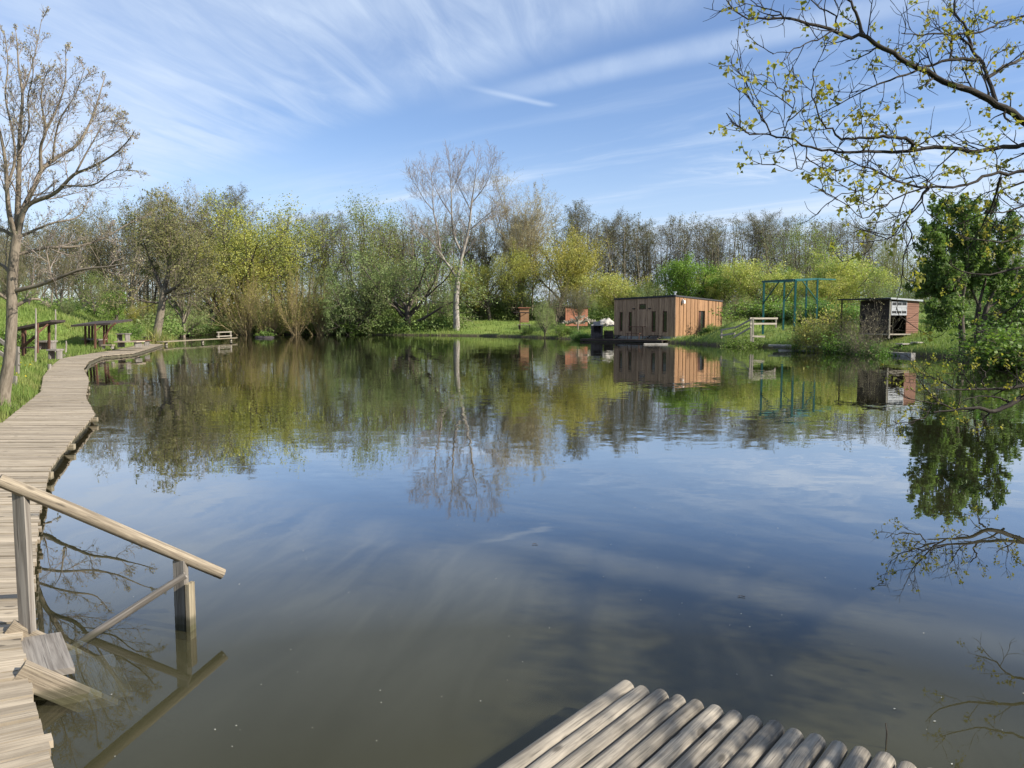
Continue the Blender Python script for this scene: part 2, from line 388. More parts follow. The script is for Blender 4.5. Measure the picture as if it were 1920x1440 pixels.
# ------------------------------------------------------------------ shoreline and terrain
SHORE = np.array([(-25.5, 53), (-27, 58), (-31, 72), (-41, 93), (-37, 100), (-20, 99), (-8, 93), (-2, 89), (1, 84), (5, 76), (8, 68.5),
    (12.6, 62), (13.8, 59), (14.6, 55.5), (18.3, 50), (19.2, 42.5), (20.2, 39.0), (20.6, 35.5), (19.7, 32.5), (19.6, 29), (16.5, 21), (12.4, 13), (8.6, 7.0), (5.2, 4.2),
    (3.6, 1.6), (2.2, -1.2), (-1.0, -1.6), (-2.2, 0.8), (-3.05, 2.4), (-4.2, 4.57), (-5.98, 7.8), (-8.2, 12.6), (-10.66, 17.5), (-13.9, 23), (-16.65, 28), (-19.7, 34), (-21.3, 40), (-23.6, 48)], float)

def shore_dist(P):
    """signed distance to the waterline, positive on land"""
    P = np.asarray(P, float).reshape(-1, 2)
    A = SHORE; B = np.roll(SHORE, -1, 0)
    best = np.full(len(P), 1e9); inside = np.zeros(len(P), bool)
    for a, b in zip(A, B):
        ab = b - a; ap = P - a
        tt = np.clip((ap @ ab) / (ab @ ab), 0, 1)
        dd = np.linalg.norm(ap - tt[:, None] * ab, axis=1); best = np.minimum(best, dd)
        cond = (a[1] > P[:, 1]) != (b[1] > P[:, 1])
        xi = a[0] + (P[:, 1] - a[1]) * (b[0] - a[0]) / (b[1] - a[1] + 1e-12)
        inside ^= cond & (P[:, 0] < xi)
    return np.where(inside, -best, best)
_rs = np.random.RandomState(5)
_wv = [(_rs.uniform(-1, 1, 2) * f, _rs.uniform(0, 6.28), a) for f, a in ((0.25, .12), (0.4, .1), (0.8, .06), (1.3, .05), (2.2, .03), (3.5, .025), (5, .015)) for _ in (0, 1)]
def _sm(x, a, b):
    q = np.clip((x - a) / (b - a), 0, 1); return q * q * (3 - 2 * q)
def ground_z(P):
    P = np.asarray(P, float).reshape(-1, 2); x, y = P[:, 0], P[:, 1]
    d = shore_dist(P)
    left = _sm(-x - 0.12 * y, -3, 6) * (1 - _sm(y, 66, 84)); right = _sm(x, 10, 15) * (1 - _sm(y, 58, 66))
    mid = np.clip(1 - left - right, 0, 1)
    dd = np.maximum(d, 0)
    zl = 0.1 + 0.2 * np.minimum(dd, 2.5) + 0.30 * np.clip(dd - 2.5, 0, 6) + 0.2 * np.clip(dd - 8.5, 0, 14)
    zr = 0.32 + 0.2 * np.minimum(dd, 3.6) + 0.012 * np.maximum(dd - 3.6, 0)
    zm = 0.22 + 0.06 * np.minimum(dd, 30) + 0.06 * np.clip(dd - 6, 0, 8)
    near = (y < 24) * (x > 0)
    zr = np.where(near, 0.2 + 0.14 * np.minimum(dd, 8), zr); zm = np.where(y < 24, 0.12 + 0.1 * np.minimum(dd, 5), zm)
    z = left * zl + right * zr + mid * zm
    # grassy mounds: behind the steel frame, beside the cabin, left slope
    z = z + 1.2 * np.exp(-(((x - 26) / 5.5) ** 2 + ((y - 62) / 4.0) ** 2)) + 0.8 * np.exp(-(((x - 16.8) / 1.6) ** 2 + ((y - 58.0) / 2.2) ** 2)) * (d > 0.6)
    z = z + 1.0 * np.exp(-(((x + 27) / 3.5) ** 2 + ((y - 46) / 5.0) ** 2))
    n = sum(a * np.sin(P @ k + ph) for k, ph, a in _wv)
    z = z + n * _sm(d, 0.2, 3) * 0.9
    zb = np.maximum(-0.75, -0.12 + d * 0.6)
    # crisp little bank at the waterline
    return np.where(d < 0, zb, -0.12 + (z + 0.12) * _sm(d, -0.05, 0.55))
def gz(x, y): return float(ground_z([(x, y)])[0])

def axis(fine0, fine1, st, far):
    a = list(np.arange(fine0, fine1, st)); g = st; q = fine1
    while q < far: a.append(q); g *= 1.35; q += g
    a.append(far); g = st; q = fine0 - st; b = []
    while q > -far: b.append(q); g *= 1.35; q -= g
    b.append(-far); return np.array(b[::-1] + a)
xs = axis(-40, 36, 0.4, 900.0); ys = axis(-6, 106, 0.4, 900.0)
GX, GY = np.meshgrid(xs, ys); P = np.c_[GX.ravel(), GY.ravel()]
Z = ground_z(P)
nx, ny = len(xs), len(ys); idx = np.arange(nx * ny).reshape(ny, nx)
ZG = Z.reshape(len(ys), len(xs))
def grid_z(P2):
    i = np.clip(np.searchsorted(xs, P2[:, 0]) - 1, 0, len(xs) - 2); j = np.clip(np.searchsorted(ys, P2[:, 1]) - 1, 0, len(ys) - 2)
    u = (P2[:, 0] - xs[i]) / (xs[i + 1] - xs[i]); v = (P2[:, 1] - ys[j]) / (ys[j + 1] - ys[j])
    return ZG[j, i] * (1 - u) * (1 - v) + ZG[j, i + 1] * u * (1 - v) + ZG[j + 1, i] * (1 - u) * v + ZG[j + 1, i + 1] * u * v
b = MB(); b.add(np.c_[P, Z], np.stack([idx[:-1, :-1], idx[:-1, 1:], idx[1:, 1:], idx[1:, :-1]], -1).reshape(-1, 4))
m, t = new_mat('ground_turf')
pos = t.n('ShaderNodeNewGeometry').outputs['Position']
s_ = t.n('ShaderNodeSeparateXYZ'); t.L.new(pos, s_.inputs[0])
n1 = t.noise(pos, 0.7, 5, 0.6); n2 = t.noise(pos, 6, 4, 0.65); n3 = t.noise(pos, 0.23, 3)
c = t.mix(t.ss(n2, 0.3, 0.7), (0.09, 0.14, 0.03), (0.17, 0.23, 0.055))
c = t.mix(t.ss(n1, 0.56, 0.72, 0, 0.7), c, (0.15, 0.12, 0.06))
c = t.mix(t.ss(n3, 0.45, 0.62, 0, 0.5), c, (0.2, 0.25, 0.06))
c = t.mix(t.ss(s_.outputs[2], 0.3, 0.1), c, (0.075, 0.065, 0.04))
finish(t, c, 0.95, n2, 0.6, 0.06, 0.1)
tag(b.build('ground', m, smooth=True), kind='structure')

# ------------------------------------------------------------------ water
m, t = new_mat('water_surface')
pos = t.n('ShaderNodeNewGeometry').outputs['Position']
def slopes(scale, vec, seed):
    nd = t.n('ShaderNodeTexNoise'); nd.inputs['Scale'].default_value = scale; nd.inputs['Detail'].default_value = 3; nd.inputs['Roughness'].default_value = 0.55
    t.L.new(t.mapv(vec, (1, 1, 1), loc=(seed, seed * 1.7, 0)), nd.inputs['Vector'])
    sep = t.n('ShaderNodeSeparateColor'); t.L.new(nd.outputs['Color'], sep.inputs[0])
    return t.m('SUBTRACT', sep.outputs[0], 0.5), t.m('SUBTRACT', sep.outputs[1], 0.5)
s_ = t.n('ShaderNodeSeparateXYZ'); t.L.new(pos, s_.inputs[0])
pv = t.mapv(pos, (1.0, 1.9, 1.0), rot=(0, 0, 0.15))
a1, b1 = slopes(3.2, pv, 3.1); a2, b2 = slopes(0.55, pv, 7.7)
calm = t.noise(t.mapv(pos, (0.5, 1.0, 1)), 0.22, 3, 0.5)
amp = t.m('MULTIPLY', t.ss(s_.outputs[1], 4.5, 12.0, 0.002, 0.055), t.ss(calm, 0.36, 0.62, 0.25, 1.0))
nx_ = t.m('ADD', t.m('MULTIPLY', a1, t.m('MULTIPLY', amp, 0.7)), t.m('MULTIPLY', a2, 0.011))
ny_ = t.m('ADD', t.m('MULTIPLY', b1, amp), t.m('MULTIPLY', b2, 0.013))
nv = t.n('ShaderNodeVectorMath', operation='NORMALIZE'); t.L.new(t.xyz(nx_, ny_, 1.0), nv.inputs[0])
inc = t.n('ShaderNodeNewGeometry').outputs['Incoming']
dt = t.n('ShaderNodeVectorMath', operation='DOT_PRODUCT'); t.L.new(inc, dt.inputs[0]); t.L.new(nv.outputs[0], dt.inputs[1])
cs_ = t.m('ABSOLUTE', dt.outputs['Value'])
rp = t.n('ShaderNodeValToRGB'); t.L.new(t.m('SUBTRACT', 1.0, cs_, clamp=True), rp.inputs[0]); cr = rp.color_ramp; cr.interpolation = 'EASE'
for i, (q, f) in enumerate(((0.3, .028), (0.5, .05), (0.617, .12), (0.69, .33), (0.755, .58), (0.83, .8), (0.92, .92), (1.0, 1.0))):
    e_ = cr.elements[i] if i < 2 else cr.elements.new(q)
    e_.position = q; e_.color = (f, f, f, 1)
cr.interpolation = 'LINEAR'
frv = rp.outputs[0]
gl = t.n('ShaderNodeBsdfGlossy'); gl.inputs['Roughness'].default_value = 0.0; t.L.new(nv.outputs[0], gl.inputs['Normal'])
tp = t.n('ShaderNodeBsdfTransparent'); tp.inputs[0].default_value = (0.92, 0.95, 0.88, 1)
mx = t.n('ShaderNodeMixShader'); t.L.new(frv, mx.inputs[0]); t.L.new(tp.outputs[0], mx.inputs[1]); t.L.new(gl.outputs[0], mx.inputs[2])
o = t.n('ShaderNodeOutputMaterial'); t.L.new(mx.outputs[0], o.inputs['Surface'])
wx0, wx1, wy0, wy1 = -46, 24, -4, 106
b = MB(); b.add([(wx0, wy0, 0), (wx1, wy0, 0), (wx1, wy1, 0), (wx0, wy1, 0)], [(0, 1, 2, 3)])
tag(b.build('water', m), kind='structure')
# suspended silt: thin murky layers below the surface
for zz, op in ((-0.035, 0.35), (-0.085, 0.5), (-0.16, 0.7), (-0.3, 1.0)):
    m, t = new_mat('silty_water_%d' % int(-zz * 100))
    pos = t.n('ShaderNodeNewGeometry').outputs['Position']
    nn = t.noise(pos, 0.35, 3, 0.5)
    c = t.mix(t.ss(nn, 0.3, 0.7), (0.06, 0.054, 0.032), (0.08, 0.072, 0.044))
    df = t.n('ShaderNodeBsdfDiffuse'); t.L.new(c, df.inputs[0])
    o = t.n('ShaderNodeOutputMaterial')
    if op < 1:
        tp = t.n('ShaderNodeBsdfTransparent'); mx = t.n('ShaderNodeMixShader'); mx.inputs[0].default_value = op
        t.L.new(tp.outputs[0], mx.inputs[1]); t.L.new(df.outputs[0], mx.inputs[2]); t.L.new(mx.outputs[0], o.inputs[0])
    else: t.L.new(df.outputs[0], o.inputs[0])
    b = MB(); b.add([(wx0, wy0, zz), (wx1, wy0, zz), (wx1, wy1, zz), (wx0, wy1, zz)], [(0, 1, 2, 3)])
    tag(b.build('water_depth', m), kind='structure')

# ------------------------------------------------------------------ tree growing
def fnorm(x, y, z):
    l = math.sqrt(x * x + y * y + z * z) + 1e-12; return x / l, y / l, z / l
def perp(d, az):
    if abs(d[2]) < 0.9: a = fnorm(-d[1], d[0], 0.0)
    else: a = fnorm(0.0, -d[2], d[1])
    b_ = (d[1] * a[2] - d[2] * a[1], d[2] * a[0] - d[0] * a[2], d[0] * a[1] - d[1] * a[0])
    c_, s_ = math.cos(az), math.sin(az)
    return (a[0] * c_ + b_[0] * s_, a[1] * c_ + b_[1] * s_, a[2] * c_ + b_[2] * s_)
SH = {'flat': lambda t: 1.0, 'cone': lambda t: 1.05 - 0.8 * t, 'dome': lambda t: 0.35 + 0.75 * math.sin(math.pi * min(1, 0.12 + 0.8 * t)),
      'top': lambda t: 0.6 + 0.4 * t}
class Grow:
    def __init__(s, spec, seed):
        s.spec = spec; s.r = random.Random(seed); s.br = defaultdict(list); s.lf = []
    def go(s, p, d, L, r, lv):
        S = s.spec[lv]; n = S['n']; R = s.r; st = L / n; w = S.get('wob', .12); tr = S.get('trop', 0.0)
        pts = [p]; ds = []
        for i in range(n):
            d = fnorm(d[0] + R.gauss(0, w), d[1] + R.gauss(0, w), d[2] + R.gauss(0, w) * .7 + tr)
            p = (p[0] + d[0] * st, p[1] + d[1] * st, p[2] + d[2] * st); pts.append(p); ds.append(d)
        tip = S.get('tip', .25)
        s.br[(n + 1, S['k'], lv)].append((pts, [r * (1 - (1 - tip) * i / n) for i in range(n + 1)]))
        s.kids(pts, ds, L, r, lv, tip)
    def kids(s, pts, ds, L, r, lv, tip, count=None, leafs=True):
        S = s.spec[lv]; R = s.r; n = len(pts) - 1
        if leafs and S.get('leaf'):
            sp = S.get('lsp', .1)
            for _ in range(S['leaf']):
                t = R.uniform(S.get('lt', .3), 1.0) * n; i = min(n - 1, int(t)); f = t - i
                a, b_ = pts[i], pts[i + 1]
                s.lf.append((a[0] + (b_[0] - a[0]) * f + R.gauss(0, sp), a[1] + (b_[1] - a[1]) * f + R.gauss(0, sp), a[2] + (b_[2] - a[2]) * f + R.gauss(0, sp)))
        if lv + 1 >= len(s.spec): return
        N = count if count is not None else S['kids']; N = int(N * R.uniform(.8, 1.2) + .5)
        t0 = S.get('t0', .2); az = R.uniform(0, 6.28)
        for j in range(N):
            t = t0 + (S.get('t1', 1.0) - t0) * (j + R.random()) / max(N, 1)
            q = min(t, .999) * n; i = int(q); f = q - i
            a, b_ = pts[i], pts[i + 1]; dd = ds[min(i, len(ds) - 1)]
            p = (a[0] + (b_[0] - a[0]) * f, a[1] + (b_[1] - a[1]) * f, a[2] + (b_[2] - a[2]) * f)
            az += 2.4 + R.gauss(0, .4)
            ang = (S['ang'] + R.gauss(0, S.get('av', .15))) * (1 - S.get('angt', 0) * t)
            pr = perp(dd, az); c_, s_ = math.cos(ang), math.sin(ang)
            nd = (dd[0] * c_ + pr[0] * s_, dd[1] * c_ + pr[1] * s_, dd[2] * c_ + pr[2] * s_)
            cl = L * S['len'] * SH[S.get('shape', 'flat')](t) * R.uniform(.65, 1.2)
            if 'abs' in S: cl = S['abs'] * SH[S.get('shape', 'flat')](t) * R.uniform(.65, 1.25)
            rr = r * (1 - (1 - tip) * t)
            s.go(p, nd, cl, max(S.get('rmin', .006), rr * S.get('rr', .5)), lv + 1)
    def mesh(s, split):
        """trunk builder for levels < split, twig builder for the rest"""
        A, B = MB(), MB()
        for (n, k, lv), lst in s.br.items():
            (A if lv < split else B).tubes([q[0] for q in lst], [q[1] for q in lst], k)
        return A, B

def leaves_into(b, pos, size, rng, stretch=1.0, droop=0.0, up=0.0):
    pos = np.asarray(pos, float)
    if not len(pos): return
    N = len(pos)
    t1 = rng.normal(size=(N, 3)); t1[:, 2] -= droop; t1 /= np.linalg.norm(t1, axis=1, keepdims=True)
    nn = rng.normal(size=(N, 3)); nn[:, 2] += up; t2 = np.cross(t1, nn); t2 /= np.linalg.norm(t2, axis=1, keepdims=True) + 1e-9
    sz = size * rng.uniform(.6, 1.35, N)[:, None] * .5
    t1 = t1 * sz * stretch; t2 = t2 * sz
    vs = np.stack([pos - t1, pos + t2 * .9 - t1 * .1, pos + t1, pos - t2 * .9 - t1 * .1], 1)
    b.add(vs.reshape(-1, 3), np.arange(N * 4).reshape(N, 4))
# ------------------------------------------------------------------ tree kinds (built once each, then copied)
def spec_alder():      # tall, single dark leader, thin twiggy crown
    return [dict(n=14, k=6, wob=.06, trop=.03, tip=.12, kids=44, t0=.3, ang=1.05, av=.25, angt=.4, abs=4.6, len=.2, shape='dome', rr=.42),
            dict(n=6, k=4, wob=.16, trop=.045, tip=.3, kids=11, t0=.15, ang=.75, len=.42, shape='cone', rr=.5),
            dict(n=3, k=3, wob=.22, trop=.04, tip=.4, kids=5, t0=.15, ang=.7, len=.55, rr=.6, leaf=4, lsp=.16, rmin=.009),
            dict(n=2, k=3, wob=.22, trop=.03, tip=.5, leaf=3, lsp=.14, kids=0)]
def spec_bare(kids1=6, ang1=.6, trop=.06, len1=1.6, leaf=2, t0=.5, k2=10):   # forked bare crown with fine twigs
    return [dict(n=6, k=7, wob=.06, trop=.03, tip=.6, kids=kids1, t0=t0, ang=ang1, angt=.3, len=len1, shape='flat', rr=.6),
            dict(n=9, k=5, wob=.09, trop=trop, tip=.2, kids=k2, t0=.15, ang=.65, len=.45, shape='dome', rr=.5),
            dict(n=5, k=4, wob=.14, trop=trop, tip=.3, kids=9, t0=.12, ang=.6, len=.42, shape='dome', rr=.5, leaf=1, lsp=.1),
            dict(n=3, k=3, wob=.16, trop=trop, tip=.4, kids=5, t0=.1, ang=.6, len=.5, rr=.6, leaf=leaf, lsp=.12, rmin=.008),
            dict(n=2, k=3, wob=.16, trop=.03, tip=.5, kids=0, leaf=leaf, lsp=.1)]
def spec_spread(kids1=6, ang1=.75, leaf=9, lsp=.22, trop=.05, len1=1.5, wob=.13):   # forked trunk with a broad crown
    return [dict(n=6, k=7, wob=.06, trop=.03, tip=.55, kids=kids1, t0=.45, ang=ang1, angt=.3, len=len1, shape='flat', rr=.6),
            dict(n=8, k=5, wob=wob, trop=trop, tip=.25, kids=10, t0=.18, ang=.8, len=.48, shape='dome', rr=.5),
            dict(n=5, k=4, wob=.18, trop=trop, tip=.3, kids=7, t0=.15, ang=.75, len=.5, rr=.5, leaf=leaf // 2, lsp=lsp, lt=.3),
            dict(n=3, k=3, wob=.2, trop=trop, tip=.4, kids=0, leaf=leaf, lsp=lsp, lt=.1)]
def spec_willow(leaf=16, droop=-.03, lsp=.2):
    return [dict(n=4, k=7, wob=.08, trop=.03, tip=.7, kids=10, t0=.25, ang=.9, len=2.2, shape='flat', rr=.55),
            dict(n=8, k=5, wob=.1, trop=.07, tip=.25, kids=11, t0=.18, ang=.8, len=.42, shape='dome', rr=.45),
            dict(n=5, k=3, wob=.14, trop=.02, tip=.3, kids=7, t0=.15, ang=.7, len=.55, rr=.5, leaf=leaf // 2, lsp=lsp, lt=.2),
            dict(n=3, k=3, wob=.15, trop=droop, tip=.4, kids=0, leaf=leaf, lsp=lsp, lt=.0)]
def spec_switch(leaf=2):  # many upright switches from the ground
    return [dict(n=2, k=4, wob=.1, trop=.0, tip=.8, kids=40, t0=.0, ang=.5, av=.3, len=11., shape='flat', rr=.5),
            dict(n=7, k=3, wob=.06, trop=.07, tip=.2, kids=13, t0=.2, ang=.5, len=.28, shape='cone', rr=.5, leaf=leaf, lsp=.12),
            dict(n=3, k=3, wob=.1, trop=.08, tip=.3, kids=4, ang=.5, len=.5, rr=.6, leaf=leaf, lsp=.1),
            dict(n=2, k=3, wob=.1, trop=.05, tip=.4, kids=0, leaf=leaf, lsp=.08)]
def spec_shrub(leaf=8, ang=.8, trop=.03):
    return [dict(n=2, k=4, wob=.1, trop=.0, tip=.8, kids=22, t0=.0, ang=ang, av=.3, len=6., shape='flat', rr=.6),
            dict(n=5, k=3, wob=.12, trop=trop, tip=.25, kids=9, t0=.2, ang=.7, len=.45, shape='dome', rr=.5, leaf=leaf // 2, lsp=.12),
            dict(n=3, k=3, wob=.16, trop=trop, tip=.3, kids=5, ang=.7, len=.55, rr=.6, leaf=leaf, lsp=.12, lt=.1),
            dict(n=2, k=3, wob=.16, trop=.02, tip=.4, kids=0, leaf=leaf, lsp=.1, lt=0)]

def proto(spec, seed, L0, r0, bark, twig, leaf, lsize, split=2, stretch=1.2, droop=0., up=0., d0=(0, 0, 1), keep=1.0):
    g = Grow(spec, seed); g.go((0., 0., -.25), fnorm(*d0), L0, r0, 0)
    A, B = g.mesh(split)
    rng = np.random.default_rng(seed)
    lf = g.lf if keep >= 1 else g.r.sample(g.lf, int(len(g.lf) * keep))
    Lb = MB(); leaves_into(Lb, lf, lsize, rng, stretch, droop, up)
    allz = np.concatenate([np.concatenate(x.v)[:, 2] for x in (A, B, Lb) if x.n])
    ally = np.concatenate([np.concatenate(x.v) for x in (A, B, Lb) if x.n])
    H = float(np.percentile(allz, 99.7)); W = float(np.percentile(np.abs(ally[:, 0]), 96))
    return dict(A=A, B=B, Lf=Lb, H=H, W=W, bark=bark, twig=twig, leaf=leaf, obj=None, cnt=len(lf))
PROTO = {}
def P_(name, *a, **k): PROTO[name] = lambda: proto(*a, **k)
for i in range(4):
    P_('alder%d' % i, spec_alder(), 11 + i, 16, .17, 'bark_dark', 'twig_grey', 'l_haze', .08, keep=.9, d0=(.06 * (i - 1.5), .02, 1))
for i in range(2):
    P_('brush%d' % i, spec_bare(7, .6, .06, 1.6, 2), 21 + i, 4.2, .22, 'bark_mid', 'twig_grey', 'l_olive', .085, keep=.8)
    P_('oak%d' % i, spec_spread(9, .95, 36, .27, .03, 1.7), 31 + i, 4.0, .3, 'bark_dark', 'bark_dark', 'l_oak', .105)
    P_('green%d' % i, spec_spread(8, .6, 15, .24, .07, 1.75), 41 + i, 4.0, .22, 'bark_dark', 'bark_mid', 'l_green', .1)
    P_('soft%d' % i, spec_willow(14, lsp=.17), 51 + i, 2.6, .28, 'bark_dark', 'bark_mid', 'l_willow', .085, stretch=2.0, droop=.4)
    P_('yellow%d' % i, spec_willow(20, .02, .16), 61 + i, 1.7, .16, 'bark_mid', 'twig_tan', 'l_yellow', .075, stretch=1.8)
    P_('switch%d' % i, spec_switch(2), 71 + i, .62, .09, 'twig_tan', 'twig_tan', 'l_oak', .075, split=1)
    P_('shrub%d' % i, spec_shrub(6), 81 + i, .3, .05, 'bark_mid', 'bark_mid', 'l_shrub', .09, split=1)
    P_('bare%d' % i, spec_shrub(1, .6, .05), 91 + i, .45, .05, 'twig_grey', 'twig_grey', 'l_bud', .06, split=1, keep=.6)
P_('dome', spec_willow(30, .0, .16), 58, 2.0, .25, 'bark_dark', 'bark_mid', 'l_dome', .085, stretch=1.6)
P_('fan', spec_bare(13, .5, .1, 1.25, 3, .35, 11), 66, 7.5, .26, 'bark_mid', 'twig_tan', 'l_bud', .085)
P_('thinleaf', spec_spread(9, .5, 14, .3, .09, 1.5), 67, 6, .2, 'bark_dark', 'bark_mid', 'l_green', .1)
P_('goldbush', spec_shrub(5, .75), 85, .3, .05, 'twig_tan', 'twig_tan', 'l_yellow', .07, split=1)

def place(kind, loc, H, label, cat='tree', group=None, wide=1.0, rot=None, name=None, seed=0):
    p = PROTO[kind]
    if callable(p): p = PROTO[kind] = p()
    rr = random.Random(hash((round(loc[0], 2), round(loc[1], 2))) % 99991)
    nm = name or ('bush' if cat in ('bush', 'shrub') else 'tree')
    if p['obj'] is None:
        o = empty(nm, (0, 0, 0), label, cat)
        tb = 'stems' if nm == 'bush' else 'trunk'
        p['A'].build('trunk' if nm != 'bush' else 'stem', M[p['bark']], o, smooth=True)
        if p['B'].n: p['B'].build('branches', M[p['twig']], o, smooth=True)
        if p['Lf'].n: p['Lf'].build('crown' if nm != 'bush' else 'foliage', M[p['leaf']], o)
        p['obj'] = o; p['A'] = p['B'] = p['Lf'] = None
    else:
        o = copy_tree(p['obj']); o.name = nm
        for c in o.children:
            pass
    s = H / p['H']
    o.location = tuple(float(q) for q in loc); o.scale = (s * wide, s * wide, s)
    o.rotation_euler = (rr.uniform(-.03, .03), rr.uniform(-.03, .03), rot if rot is not None else rr.uniform(0, 6.28))
    o['label'] = label; o['category'] = cat
    if 'group' in o: del o['group']
    if group: o['group'] = group
    return o
def tree_px(kind, px, D, ytop, label, wide=1.0, cat='tree', group=None, rot=None, base=None):
    x = (px - CX) / F * D * 1.0
    z = gz(x, D) if base is None else base
    top = at(px, ytop, D)[2]
    return place(kind, (x, D, z - .05), top - z, label, cat, group, wide, rot)

